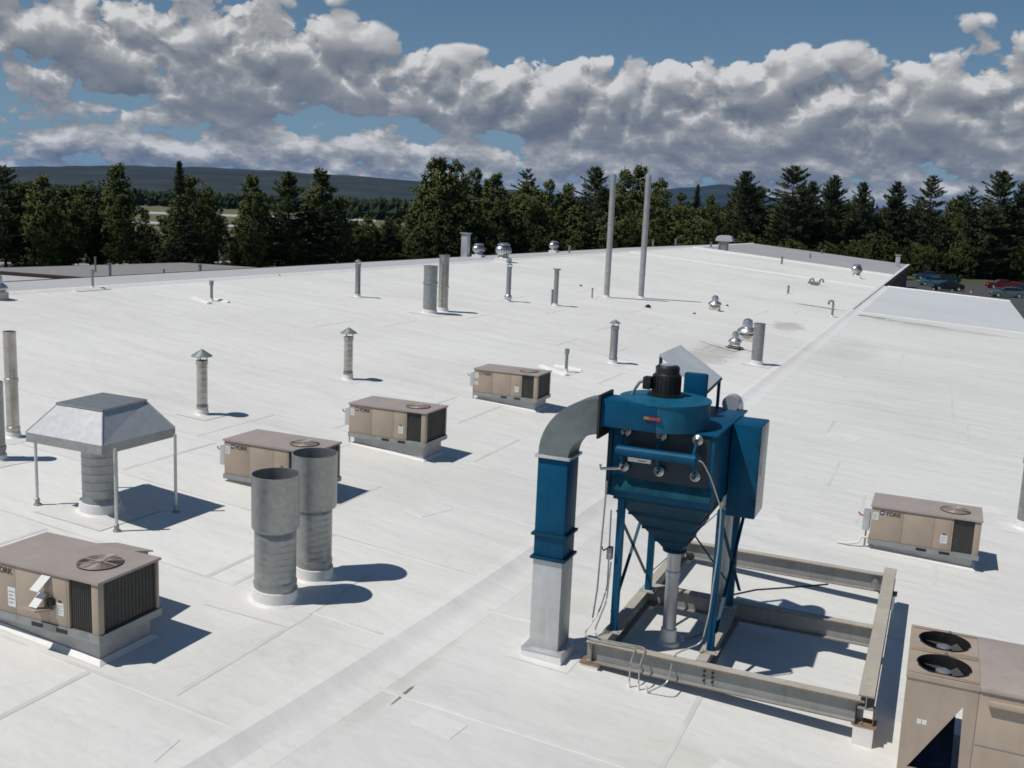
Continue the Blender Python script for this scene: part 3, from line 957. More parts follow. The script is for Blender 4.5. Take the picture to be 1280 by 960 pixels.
def rooftop_unit(corner, curb_drop, label, fz, opts=()):
    """corner: front right lower corner of the cabinet; the curb reaches down to the roof"""
    cx, cy = corner.x - UL / 2, corner.y + UW / 2
    t = thing('air_conditioning_unit', (cx, cy, fz(cx)), label, 'air conditioner', 'tan packaged rooftop air conditioners')
    zb = corner.z - fz(cx)                    # cabinet underside in local height
    L, W, H = UL / 2, UW / 2, UH

    def rz(x): return fz(cx + x) - fz(cx)
    # curb and its membrane skirt
    i = 0.09
    q = MB()
    q.hexa([(-L + i, -W + i, rz(-L + i) - .05), (L - i, -W + i, rz(L - i) - .05), (L - i, W - i, rz(L - i) - .05), (-L + i, W - i, rz(-L + i) - .05)],
           [(-L + i, -W + i, zb), (L - i, -W + i, zb), (L - i, W - i, zb), (-L + i, W - i, zb)])
    q.build('curb', M_CURB, t)
    q = MB()
    o, h = 0.0, 0.055
    xs0, xs1 = -L + i - .012, L - i + .012
    ys0, ys1 = -W + i - .012, W - i + .012
    e = .075
    base = [(xs0 - e, ys0 - e, rz(xs0 - e) + .003), (xs1 + e, ys0 - e, rz(xs1 + e) + .003), (xs1 + e, ys1 + e, rz(xs1 + e) + .003), (xs0 - e, ys1 + e, rz(xs0 - e) + .003)]
    mid = [(xs0, ys0, rz(xs0) + h), (xs1, ys0, rz(xs1) + h), (xs1, ys1, rz(xs1) + h), (xs0, ys1, rz(xs0) + h)]
    q.add(base + mid, [(0, 1, 5, 4), (1, 2, 6, 5), (2, 3, 7, 6), (3, 0, 4, 7)])
    q.build('curb_flashing', M_FLASH, t)
    # base rail
    q = MB(); q.box(-L - .02, L + .02, -W - .02, W + .02, zb, zb + .10)
    rail = q.build('base_rail', M_RAIL, t)
    for fx in (-.02, .42):
        q = MB(); q.box(fx - .10, fx + .10, -W - .024, -W + .05, zb + .022, zb + .078); q.build('fork_slot', M_BLACK, rail)
    # cabinet: panels left of the coil, posts at the coil end
    z0, z1 = zb + .10, zb + H - .03
    xc = L - .54                               # coil section starts here on the long side
    cuts = [-L, -.42, .18, xc]
    for k in range(3):
        q = MB(); q.cbox(cuts[k] + .0012, cuts[k + 1] - .0012, -W, -W + .03, z0 + .003, z1, .006)
        pn = q.build('access_panel', M_TAN, t)
    q = MB(); q.box(-L + .002, xc - .005, -W + .031, W - .002, z0, z1 - .002); q.build('cabinet', M_TAN, t)
    for (px_, w_, py_, d_) in ((L - .12, .12, -W, .10), (L - .05, .05, W - .05, .05), (xc, .035, -W + .001, .05)):
        q = MB(); q.cbox(px_, px_ + w_, py_, py_ + d_, z0 - .02, z1, .012); q.build('corner_post', M_TAN, t)
    q = MB(); q.box(xc + .036, L - .121, -W + .035, -W + .07, z0, z1 - .002); cf = q.build('condenser_coil', M_COIL, t)
    q = MB(); q.box(L - .07, L - .035, -W + .101, W - .051, z0, z1 - .002); ce = q.build('condenser_coil', M_COIL, t)
    # upright guard wires and fin lines of the coils
    q = MB()
    n = 10
    for k in range(n + 1):
        x = xc + .05 + (L - .135 - xc - .05) * k / n
        q.box(x - .003, x + .003, -W + .026, -W + .032, z0, z1 - .004)
    q.build('coil_guard', M_GUARD, cf)
    q = MB()
    for k in range(15):
        y = -W + .12 + (UW - .20) * k / 14
        q.box(L - .034, L - .028, y - .003, y + .003, z0, z1 - .004)
    q.build('coil_guard', M_GUARD, ce)
    q = MB(); q.box(xc + .0, L - .03, W - .04, W - .005, z0, z1 - .002); q.build('rear_panel', M_TAN, t)
    # lid with the fan opening
    r = .295
    zt = zb + H
    fx, fy = L - .50, -.01
    q = MB()
    q.holed(L - 1.0, L + .022, -W - .022, W + .022, zt, fx, fy, r)
    q.add([(-L - .022, -W - .022, zt), (L - 1.0, -W - .022, zt), (L - 1.0, W + .022, zt), (-L - .022, W + .022, zt)], [(0, 1, 2, 3)])
    e2 = [(-L - .022, -W - .022), (L + .022, -W - .022), (L + .022, W + .022), (-L - .022, W + .022)]
    q.add([(x, y, zt) for x, y in e2] + [(x, y, zt - .035) for x, y in e2], [(0, 4, 5, 1), (1, 5, 6, 2), (2, 6, 7, 3), (3, 7, 4, 0)])
    q.build('lid', M_TANT, t)
    fan_parts(t, fx, fy, zt, r)
    # lettering and stickers on the long side
    yb = -W - .0035
    lt = link('lettering', ME_YORK, t, (-L + .27, yb, zb + H - .175)); lt.rotation_euler = (R(90), 0, 0)
    q = MB(); q.box(-L + .17, -L + .25, yb, -W + .002, zb + H - .178, zb + H - .09); lg = q.build('logo', M_LOGO, t)
    q = MB(); q.box(-L + .185, -L + .235, yb - .002, yb, zb + H - .145, zb + H - .122); q.build('logo_bar', M_STICK, lg)

    def sticker(x, z, w_, h_):
        q = MB(); q.box(x, x + w_, -W - .003, -W + .001, z, z + h_); st = q.build('sticker', M_STICK, t)
        q = MB()
        for k in range(4):
            zz_ = z + h_ * (.18 + .19 * k)
            q.box(x + w_ * .12, x + w_ * (.88 if k % 2 else .7), -W - .0045, -W - .003, zz_, zz_ + h_ * .06)
        q.build('print', M_PRINT, st)
    if 'papers' not in opts:
        sticker(-L + .025, zb + H - .30, .12, .16)
        if 'two' in opts:
            sticker(-L + .025, zb + H - .50, .12, .10)
    else:
        sticker(-.56, zb + .20, .14, .27)
    sticker(xc - .19, zb + .25, .13, .17)
    q = MB(); q.box(xc - .15, xc - .10, -W - .006, -W, zb + .435, zb + .455); q.build('latch', M_BLACK, t)
    # power disconnect on the blower end
    if 'papers' not in opts:
        q = MB(); q.cbox(-L - .16, -L - .02, -W + .05, -W + .33, zb + .26, zb + .66, .01); db = q.build('disconnect_box', M_GALVL, t)
        q = MB(); q.tube([(-L - .16, -W + .12, zb + .55), (-L - .22, -W + .10, zb + .57), (-L - .26, -W + .10, zb + .62)], .016, 6); q.build('handle', M_RED if 'red' in opts else M_GALVD, db)
        q = MB(); q.tube([(-L - .08, -W + .15, zb + .27), (-L - .08, -W + .15, zb + .06), (-L - .08, -W + .15, rz(-L) - .02)], .02, 8); q.build('conduit', M_COND, db)
    if 'pipe' in opts:
        q = MB(); q.tube([(-L - .02, -W + .10, zb + .10), (-L - .16, -W + .08, zb + .09), (-L - .20, -W + .05, zb - .02), (-L - .42, -W - .02, rz(-L - .4) + .04), (-L - .62, -W - .02, rz(-L - .6) + .03)], .028, 8); q.build('drain_pipe', M_FLASH, t)
    if 'hood' in opts:                          # sloping outside-air hood on the back
        q = MB()
        q.hexa([(-.28, W + .02, zb + .25), (.34, W + .02, zb + .25), (.34, W + .55, zb + .27), (-.28, W + .55, zb + .27)],
               [(-.28, W + .02, zb + H - .06), (.34, W + .02, zb + H - .06), (.34, W + .55, zb + H - .20), (-.28, W + .55, zb + H - .20)])
        hd = q.build('outside_air_hood', M_TAN, t)
        q = MB(); q.add([(-.31, W + .02, zb + H - .045), (.37, W + .02, zb + H - .045), (.37, W + .62, zb + H - .205), (-.31, W + .62, zb + H - .205),
                         (-.31, W + .02, zb + H - .06), (.37, W + .02, zb + H - .06), (.37, W + .62, zb + H - .225), (-.31, W + .62, zb + H - .225)],
                        [(0, 1, 2, 3), (7, 6, 5, 4), (1, 5, 6, 2), (2, 6, 7, 3), (3, 7, 4, 0)])
        q.build('hood_top', M_TANT, hd)
    if 'papers' in opts:                        # loose service flap with notices on it
        q = MB(); q.hexa([(-.06, -W - .30, zb + .36), (.24, -W - .28, zb + .36), (.27, -W - .01, zb + .30), (-.03, -W - .01, zb + .30)],
                         [(-.06, -W - .30, zb + .38), (.24, -W - .28, zb + .38), (.27, -W - .01, zb + .32), (-.03, -W - .01, zb + .32)])
        fl = q.build('service_flap', M_TAN, t)
        q = MB(); q.add([(.02, -W - .18, zb + .372), (.17, -W - .19, zb + .374), (.20, -W - .05, zb + .52), (.05, -W - .04, zb + .52)], [(0, 1, 2, 3)])
        q.add([(.02, -W - .175, zb + .374), (.17, -W - .185, zb + .376), (.20, -W - .045, zb + .522), (.05, -W - .035, zb + .522)], [(3, 2, 1, 0)]); q.build('notice', M_STICK, fl)
        q = MB(); q.add([(.0, -W - .14, zb + .58), (.16, -W - .15, zb + .58), (.24, -W - .01, zb + .76), (.08, -W - .005, zb + .76)], [(0, 1, 2, 3)])
        q.add([(.0, -W - .137, zb + .582), (.16, -W - .147, zb + .582), (.24, -W - .007, zb + .762), (.08, -W - .002, zb + .762)], [(3, 2, 1, 0)]); q.build('notice', M_STICK, fl)
        q = MB(); q.box(.21, .30, -W - .06, -W, zb + .38, zb + .47); q.build('switch', M_BLACK, fl)
    return t


def corner(b, a, z, k=1.017): return Vector((b * k, a * k, CZ + z * k))


rooftop_unit(corner(-9.36, 9.04, -5.64), 0, 'tan rooftop air conditioner with open flap, loose white notices and a hood behind', zmain, ('papers', 'hood'))
rooftop_unit(corner(-10.95, 15.93, -5.60), 0, 'tan rooftop air conditioner partly hidden behind the pair of wide grey stacks', zmain)
rooftop_unit(corner(-10.67, 20.12, -5.49), 0, 'tan rooftop air conditioner in the middle of the row of three', zmain)
rooftop_unit(corner(-10.70, 27.06, -5.54), 0, 'tan rooftop air conditioner next to the short pipe with white wedges', zmain, ('two',))
rooftop_unit(corner(1.15, 21.86, -6.61, .992), 0, 'tan rooftop air conditioner alone on the lower roof past the steel frame', zshed, ('red', 'pipe'))

# ------------------------------------------------------------------ the larger twin-fan unit in front
fx0, fy0, fy1, ftz = 0.06, 12.5, 14.1, CZ - 5.3
fu = thing('condensing_unit', (fx0, fy0, zshed(2.0)), 'large tan air handling unit with twin fans and a triangular opening', 'air conditioner')
fzb = zshed(2.0)
def fl(p): return (p.x - fx0, p.y - fy0, p.z - fzb)
FW_, FD_, FH_ = 0.80, fy1 - fy0, ftz - fzb
LEN = 4.2
p1, p2, p3 = (fl(at_y(*c, fy0)) for c in ((1133, 958), (1204, 884), (1197, 958)))
# front panel with the triangle cut out of it
q = MB()
vs = [(0, 0, 0), (FW_, 0, 0), (FW_, 0, FH_ - .05), (0, 0, FH_ - .05), (p1[0], 0, p1[2]), (p3[0] + .01, 0, p1[2]), (p2[0], 0, p2[2])]
q.add(vs, [(0, 4, 6, 3), (3, 6, 2), (2, 6, 5, 1), (1, 5, 4, 0)])
k = [(x, .02, z) for x, y, z in vs]
q.add(k, [(3, 6, 4, 0), (2, 6, 3), (1, 5, 6, 2), (0, 4, 5, 1)])
q.add([vs[4], vs[5], vs[6], k[4], k[5], k[6]], [(0, 1, 4, 3), (1, 2, 5, 4), (2, 0, 3, 5)])
q.build('front_panel', M_TAN, fu, smooth=False)
q = MB(); q.box(0, .02, .021, FD_, 0, FH_ - .05); q.build('side_panel', M_TAN, fu)
q = MB(); q.box(.021, FW_ - .02, FD_ - .02, FD_, 0, .12); q.build('rear_panel', M_TAN, fu)
q = MB(); q.box(.021, FW_ - .02, .021, FD_ - .02, .10, .13); q.build('base_pan', M_GALVD, fu)
q = MB(); q.hexa([(.03, .35, .14), (.62, .35, .14), (.62, .43, .14), (.03, .43, .14)], [(.03, 1.2, FH_ - .45), (.62, 1.2, FH_ - .45), (.62, 1.28, FH_ - .45), (.03, 1.28, FH_ - .45)]); q.build('condenser_coil', mat('coil_blue', (.030, .060, .130), .5, .3, var=.3, scale=8), fu)
# body to the right
q = MB(); q.cbox(FW_ + .004, LEN, 0, FD_, 0, FH_ - .05, .008); q.build('cabinet', M_TAN, fu)
q = MB(); q.box(FW_ - .02, FW_ + .003, .021, FD_ - .001, 0, FH_ - .06); q.build('partition', M_TAN, fu)
q = MB(); q.cbox(FW_ + .004, LEN + .02, -.025, FD_ + .02, FH_ - .055, FH_ + .005, .01); q.build('lid', M_TANT, fu)
q = MB(); q.cbox(FW_ + .10, LEN - .3, -.07, -.005, FH_ - .20, FH_ - .13, .012); q.build('drip_ledge', M_TAN, fu)
q = MB(); q.box(FW_ + .01, LEN, -.008, .004, FH_ * .53, FH_ * .535 + .012); q.build('panel_joint', M_TANT, fu)
# fan deck: two openings one behind the other
r = .315
dz = FH_
hy = FD_ / 2
q = MB()
for j in range(2):
    q.holed(-.015, FW_ + .002, hy * j - (.015 if j == 0 else 0), hy * (j + 1) + (.015 if j else 0), dz, FW_ / 2, hy * (j + .5), r)
e2 = [(-.015, -.015), (FW_ + .002, -.015), (FW_ + .002, FD_ + .015), (-.015, FD_ + .015)]
q.add([(x, y, dz) for x, y in e2] + [(x, y, dz - .06) for x, y in e2], [(0, 4, 5, 1), (1, 5, 6, 2), (2, 6, 7, 3), (3, 7, 4, 0)])
q.build('fan_deck', M_TAN, fu)
for j in range(2):
    fan_parts(fu, FW_ / 2, hy * (j + .5), dz, r, 4, False, .20, M_BLACK, M_TAN, M_GUARD, M_GALV)
for y in (.035, .075, hy - .045, hy, hy + .045, FD_ - .075, FD_ - .035):
    q = MB(); q.cbox(.0, FW_ - .01, y - .011, y + .011, dz + .004, dz + .018, .004); q.build('guard_bar', M_TAN, fu)
for (x, y) in ((.42, .72), (.46, 1.50)):
    q = MB(); q.lathe([(.022, dz + .02), (.018, dz + .045), (.001, dz + .05)], 10, x, y); q.build('cap_nut', M_ALU, fu)
a = fl(at_y(1151, 902, fy0))
for k in range(2):
    q = MB(); q.box(a[0] - .045 + k * .06, a[0] + .005 + k * .06, -.004, .001, a[2] - .03, a[2] + .03); q.build('sticker', M_STICK, fu)

# ------------------------------------------------------------------ round stacks, vents and pipes on the roofs
def ring(prof, n=28): return MB().lathe(prof, n)


PATCH_N = [0]


def flash_cone(t, r, h=.16, m=M_FLASH, tilt=0.0):
    q = MB(); q.lathe([(r * 1.30 + .05, -.03), (r * 1.22 + .03, .012), (r * 1.10 + .012, .04), (r * 1.06 + .008, h), (r, h + .008)], 24)
    q.v = [(x, y, z - tilt * x) for x, y, z in q.v]
    if r > .05:
        e = r * 1.5 + .25
        a = rnd.uniform(-.12, .12)
        g = MB(); pts = [(e * (x * math.cos(a) - y * math.sin(a)), e * (x * math.sin(a) + y * math.cos(a))) for x, y in ((-1, -1.1), (1, -1), (1.05, 1), (-1, 1))]
        PATCH_N[0] += 1
        g.add([(x, y, .004 + .002 * (PATCH_N[0] % 4) - tilt * x) for x, y in pts], [(0, 1, 2, 3)]); g.build('membrane_patch', M_PATCH, t, smooth=False)
    return q.build('flashing_boot', m, t)


def wide_stack(base_px, top_px, w_low, w_up, y_split, label):
    b = on_main(*base_px)
    t = thing('exhaust_stack', b, label, 'exhaust stack', 'wide galvanised exhaust stacks')
    h = ztop(b, *top_px) - b.z
    zs = ztop(b, base_px[0], y_split) - b.z
    rl, ru = psize(b, w_low) / 2, psize(b, w_up) / 2
    flash_cone(t, rl, .20, tilt=.0833)
    q = MB()
    prof = [(rl, .1), (rl * 1.03, .22), (rl * 1.05, .30), (rl * 1.0, .33)]
    z = .33
    while z < zs - .10:                         # spiral lock seam ribs
        prof += [(rl, z), (rl, z + .082), (rl + .0018, z + .086), (rl + .0018, z + .092), (rl, z + .096)]
        z += .10
    prof += [(rl, zs - .05), (rl * .96, zs - .03), (rl * .96, zs + .02)]
    q.lathe(prof, 40)
    q.build('pipe', M_GALV, t, ang=50)
    q = MB()
    q.lathe([(rl * .9, zs + .035), (ru * .93, zs + .01), (ru, zs + .05), (ru, h - .02), (ru + .008, h - .012), (ru + .008, h), (ru - .012, h), (ru - .012, zs + .06)], 40)
    q.build('sleeve', M_GALV, t, ang=50)
    q = MB(); q.lathe([(ru - .014, h - .55), (.001, h - .55)], 40); q.build('inner_shade', M_BLACK, t)  # black disc standing in for the darkness down inside the open stack
    return t


wide_stack((344, 748), (343, 592), 51, 58, 661, 'shorter of two wide grey stacks standing side by side')
wide_stack((392, 720), (392, 566), 44, 55, 634, 'taller of two wide grey stacks standing side by side')


def cap_vent(base_px, top_px, w, wcap, label, fz=None, hit_=on_main, m=M_STEEL, cap_h=None, ribs=True, boot=M_FLASH, group='round vents with conical caps'):
    b = hit_(*base_px)
    t = thing('capped_vent', b, label, 'roof vent', group)
    h = ztop(b, *top_px) - b.z
    r, rc = psize(b, w) / 2, psize(b, wcap) / 2
    flash_cone(t, r, .14, boot, .0833)
    ch = cap_h or rc * .72
    zp = h - ch - r * .75
    prof = [(r, .1), (r * 1.12, .16), (r * 1.12, .24), (r, .26)]
    if ribs:
        z = .3
        while z < zp - .2:
            prof += [(r, z), (r, z + .1), (r * 1.008, z + .11), (r * 1.008, z + .12), (r, z + .13)]
            z += .16
    prof += [(r, zp - .12), (r * 1.12, zp - .11), (r * 1.12, zp), (r * .95, zp), (r * .95, zp - .3), (.001, zp - .3)]
    MB().lathe(prof, 24).build('pipe', m, t, ang=50)
    MB().lathe([(.001, h), (rc * .2, h - ch * .16), (rc, h - ch * .9), (rc * .98, h - ch), (rc * .2, h - ch * .45), (.001, h - ch * .4)], 24).build('cap', M_GALV, t)
    for k in range(3):
        a = k * 2.094 + .5
        q = MB(); q.beam((r * .93 * math.cos(a), r * .93 * math.sin(a), zp - .06), (r * .93 * math.cos(a), r * .93 * math.sin(a), h - ch * .55), .03, .008); q.build('cap_strut', M_GALV, t)
    return t


cap_vent((253, 518), (254, 436), 13, 26, 'slim ribbed vent with a conical cap behind the metal canopy')
cap_vent((435, 474), (437, 409), 11, 21, 'slim vent with a conical cap behind the middle air conditioner')
cap_vent((766, 454), (768, 399), 9.5, 14, 'slim grey vent with a small cap past the short pipe with white wedges', m=M_GALVD, ribs=False)
cap_vent((447, 371), (447, 324), 6.5, 9, 'lone grey vent with a small peaked cap near the ridge', m=M_GALVD, ribs=False)
cap_vent((635, 376.5), (636, 328), 6, 9, 'capped vent with a bright ball-shaped collar at its foot', m=M_GALV, ribs=False)
v = [o for o in bpy.data.objects if o.get('label', '').startswith('capped vent with a bright ball')][0]
MB().lathe([(.10, .05), (.19, .12), (.22, .22), (.19, .32), (.12, .38)], 20).build('collar', M_ALU, v)


def flat_pipe(base_px, top_px, w, label, hit_=on_main, m=M_GALV, flange=1.3, name='vent_pipe', cat='vent pipe', group=None, boot=True, joints=(), tilt=.0833, rim=.03):
    b = hit_(*base_px)
    t = thing(name, b, label, cat, group)
    h = ztop(b, *top_px) - b.z
    r = max(psize(b, w) / 2, .02)
    if boot:
        flash_cone(t, r, .12 if r < .2 else .18, tilt=tilt)
    prof = [(r, -.05)]
    for f_ in joints:
        prof += [(r, h * f_), (r * 1.10, h * f_ + .01), (r * 1.10, h * f_ + .09), (r, h * f_ + .10)]
    prof += [(r, h - rim * 2.2), (r * flange, h - rim * 2), (r * flange, h), (r * .86, h), (r * .86, h - .25), (.001, h - .25)]
    MB().lathe(prof, 24).build('pipe', m, t, ang=50)
    return t


flat_pipe((694, 382), (697, 336), 6, 'slim flanged pipe with a short stub pipe strapped beside it', flange=1.7)
flat_pipe((690, 381), (691, 362), 3, 'short stub pipe beside a slim flanged pipe', m=M_GALVD, boot=False)
TS = 'pair of very tall thin flue stacks'
flat_pipe((758, 371.5), (767, 218), 7.2, 'very tall thin flue rising above the trees, on the ridge side of its twin', m=M_GALVF, flange=1.0, name='flue_stack', cat='flue', group=TS, joints=(.20, .60))
flat_pipe((801, 372.5), (810, 219), 7.2, 'very tall thin flue rising above the trees, on the lower side of its twin', m=M_GALVF, flange=1.0, name='flue_stack', cat='flue', group=TS, joints=(.20, .60))
for nm, bp_, tp_, w_, m_, lab, jn in (('left', (537, 391.5), (537, 332), 17, M_GALV, 'wide open grey stack in a close pair, the fatter one', (.62,)), ('right', (553.5, 389), (555, 318.5), 12.5, M_STEEL, 'open grey stack in a close pair, the taller slimmer one', (.42,))):
    flat_pipe(bp_, tp_, w_, lab, m=m_, flange=1.06, name='exhaust_stack', cat='exhaust stack', joints=jn)
flat_pipe((17, 546), (9, 414), 15, 'tall shiny flue with a cuff next to a stubby dark stack', m=M_STEEL, flange=1.02, name='flue_stack', cat='flue', joints=(.06, .52))
flat_pipe((-4, 574), (-4, 477), 21, 'stubby dark grey stack beside the tall riveted flue', m=M_GALVD, flange=1.03, name='exhaust_stack', cat='exhaust stack', joints=(.12,))
flat_pipe((945.5, 455.5), (948, 404), 14, 'plain grey open stack standing by the mushroom fans', m=M_GALVD, flange=1.03, name='exhaust_stack', cat='exhaust stack')
flat_pipe((1283, 660), (1292, 556), 24, 'dark sleeved stack at the low edge of the lean-to roof', hit_=on_shed, m=M_GALVD, flange=1.12, name='exhaust_stack', cat='exhaust stack', tilt=.055, rim=.22)


def cricket_pipe(base_px, top_px, w, label, wing):
    """soil pipe with low white membrane wedges steering water round it"""
    t = flat_pipe(base_px, top_px, w, label, m=M_GALVD, flange=1.5, rim=.09)
    b = t.location
    for (px0, px1, wd_) in wing:
        a, c = on_main(*px0) - b, on_main(*px1) - b
        d = (c - a).normalized()
        n = Vector((-d.y, d.x, 0)) * wd_
        q = MB()
        q.add([a - n + Vector((0, 0, .002)), c - n + Vector((0, 0, .002)), c + n + Vector((0, 0, .002)), a + n + Vector((0, 0, .002)), a + Vector((0, 0, .09)), c + Vector((0, 0, .09))],
              [(0, 1, 5, 4), (2, 3, 4, 5), (1, 2, 5), (3, 0, 4)])
        q.build('membrane_wedge', M_FLASH, t, smooth=False)


cricket_pipe((707.5, 465), (708.5, 436), 4, 'short soil pipe between white membrane wedges beside an air conditioner', [((676, 458), (709, 470), .15), ((693, 458), (727, 464), .09)])
cricket_pipe((264.5, 376), (265, 351), 3.6, 'short soil pipe with white wedges out on the open upper roof', [((242, 373), (262, 380), .17), ((264, 374), (286, 378.5), .14)])
cricket_pipe((116, 361), (115.5, 337), 3, 'thin soil pipe with long white wedges close to the ridge', [((93, 364), (135, 361), .2)])

# small pipes
SMALL = 'small pipes scattered over the roof'
for (bp_, tp_, w_, lab, h_) in (((740, 372.5), (740, 360), 1.8, 'thin pale pipe standing near the tall flues', on_main), ((985, 367), (986, 357), 2.6, 'short dark pipe leaning on the roof below the cross joint', on_main),
                               ((977, 330), (977.5, 321), 2.6, 'short dark pipe with a tee top on the white cross joint', on_main), ((711.5, 315.5), (711.5, 307), 2.6, 'tiny vent pipe at the ridge by a turbine ventilator', on_main),
                               ((816, 307), (816, 299.5), 2.2, 'tiny pale pipe on the ridge just past the tall flues', on_main), ((844.5, 306), (844.5, 298.5), 2.2, 'tiny pale pipe on the ridge between flues and gravity hood', on_main),
                               ((888.5, 309), (888.5, 302), 2.6, 'tiny brown capped pipe next to the gravity hood', on_main), ((1012.5, 323), (1012.5, 317), 1.8, 'tiny grey pipe on the dark grey far roof', on_main),
                               ((1027, 317.5), (1027, 312.5), 2.0, 'tiny white pipe at the far gable edge', on_main)):
    flat_pipe(bp_, tp_, w_, lab, hit_=h_, m=M_GALVD, flange=1.5, boot=False, group=SMALL)
for (px, py, w_, lab) in ((726, 357.5, 3.2, 'small dark drain cap between the flanged pipe and the tall flues'), (810, 384.5, 7, 'flat dark pad lying just below the tall flues'), (868, 392.5, 3.4, 'small dark drain cap near the small mushroom fan'), (909, 382.5, 3.4, 'small dark drain cap behind the small mushroom fan'), (349, 345, 3.4, 'small black roof drain out by the ridge')):
    b = on_main(px, py)
    r = psize(b, w_) / 2
    t = thing('roof_drain', b, lab, 'roof drain', 'small dark roof drains')
    q = MB().lathe([(r * 1.3, -.01), (r * 1.3, .02), (r, .03)], 16); q.v = [(x, y, z - .0833 * x) for x, y, z in q.v]; q.build('flange', M_GALVD, t)
    q = MB().lathe([(r, .0), (r * .95, r * .7), (r * .4, r * 1.1), (.001, r * 1.15)], 16); q.build('dome', M_BLACK, t)


def gooseneck(base_px, top_px, w, dx, label, boot=True):
    b = on_main(*base_px)
    h = ztop(b, *top_px) - b.z
    r = psize(b, w) / 2
    t = thing('gooseneck_vent', b, label, 'vent pipe', 'bent gooseneck vents')
    k = abs(dx) * .5
    sg = 1 if dx > 0 else -1
    pts = [(0, 0, -.05), (0, 0, h - k - r)] + [(sg * (k - k * math.cos(t_ * math.pi / 8)), 0, h - k - r + k * math.sin(t_ * math.pi / 8)) for t_ in range(1, 9)] + [(sg * 2 * k, 0, h - k - r - .12)]
    MB().tube(pts, r, 10).build('pipe', M_GALVD, t)
    if boot: flash_cone(t, r, .1, tilt=.0833)
    return t


gooseneck((1040, 396), (1040, 374.5), 2.8, -.30, 'gooseneck pipe bent over at the end of the long dark puddle stain')
gooseneck((1024, 357), (1024, 348), 2.2, .35, 'small bent vent with its mouth to the low side, one of a facing pair')
gooseneck((1012, 356), (1012, 347), 2.2, .35, 'small bent vent with a dark box at its foot, one of a facing pair')
b = on_main(1016, 356)
q = MB(); q.box(-.45, .45, -.3, .3, -.05, .30); o = q.build('dark_box', M_GALVD, loc=b); tag(o, 'small dark box on the roof between two bent vents', 'box')


def turbine(base_px, top_px, w, label, hit_=on_main):
    b = hit_(*base_px)
    h = ztop(b, *top_px) - b.z
    r = psize(b, w) / 2
    t = thing('turbine_ventilator', b, label, 'roof ventilator', 'round spinning turbine ventilators')
    zc = h * .28
    q = MB(); q.box(-r * .78, r * .78, -r * .78, r * .78, -.1, zc * .75); q.build('curb', M_FLASH, t)
    q = MB().lathe([(r * .72, zc * .7), (r * .60, zc), (r * .62, zc * 1.25)], 24); q.build('neck', M_GALV, t)
    H_ = h - zc * 1.25
    z0 = zc * 1.25
    q = MB()
    n = 18
    for i in range(n):                          # curved vanes
        a0 = 2 * math.pi * i / n
        k0 = len(q.v)
        for j in range(9):
            f = j / 8
            rr = r * (.66 + .34 * math.sin(math.pi * min(1, f * 1.05)) ** .8) * (1 if f < .8 else .92)
            for (da, dr) in ((0, 1.0), (2 * math.pi / n * .62, .985), (2 * math.pi / n * 1.02, .87)):
                q.v.append((rr * dr * math.cos(a0 + da), rr * dr * math.sin(a0 + da), z0 + H_ * .8 * f))
        for j in range(8):
            for m_ in range(2):
                k = k0 + j * 3 + m_
                q.f.append((k, k + 1, k + 4, k + 3))
    q.build('vanes', M_ALU, t, ang=60)
    MB().lathe([(r * .80, z0 + H_ * .78), (r * .74, z0 + H_ * .90), (r * .4, h - .01), (.001, h)], 24).build('crown', M_ALU, t)
    MB().lathe([(r * .55, z0), (r * .55, z0 + H_ * .78)], 20).build('core', M_GALVD, t)
    return t


def ridge_hit(px, py):
    p = on_left(px, py)
    return p if p.x < RIDGE_X else on_main(px, py)


turbine((598, 322), (598.5, 304), 16, 'turbine ventilator beside a square flat-capped stack at the ridge', ridge_hit)
turbine((629, 327), (630.5, 303.5), 20.5, 'largest turbine ventilator, right behind the vent with a ball-shaped collar', ridge_hit)
turbine((692, 316), (693, 301), 12.5, 'small turbine ventilator alone on the ridge short of the tall flues', ridge_hit)
turbine((1070, 347.5), (1071.5, 330), 13.5, 'turbine ventilator by the low eave near the parked cars')

# square flat-capped stack at the ridge and a small one at the far corner
for (bp_, tp_, w_, lab, ht) in (((581.5, 321), (582, 291), 8.5, 'square white-grey stack with a flat cap at the ridge', ridge_hit), ((1121.5, 334), (1122.5, 318.5), 5.5, 'small square stack with a flat cap at the far low corner', on_main)):
    b = ht(*bp_)
    h = ztop(b, *tp_) - b.z
    r = psize(b, w_) / 2
    t = thing('square_stack', b, lab, 'chimney', 'square flat-capped stacks')
    q = MB(); q.cbox(-r, r, -r, r, -.1, h - .12, .02); q.build('shaft', M_GALVL, t)
    q = MB(); q.cbox(-r * 1.35, r * 1.35, -r * 1.35, r * 1.35, h - .10, h, .015); q.build('cap', M_GALVL, t)
    for sx in (-1, 1):
        q = MB(); q.beam((sx * r * .8, 0, h - .13), (sx * r * .8, 0, h - .09), .04, .04, Vector((0, 1, 0))); q.build('cap_strut', M_GALVD, t)

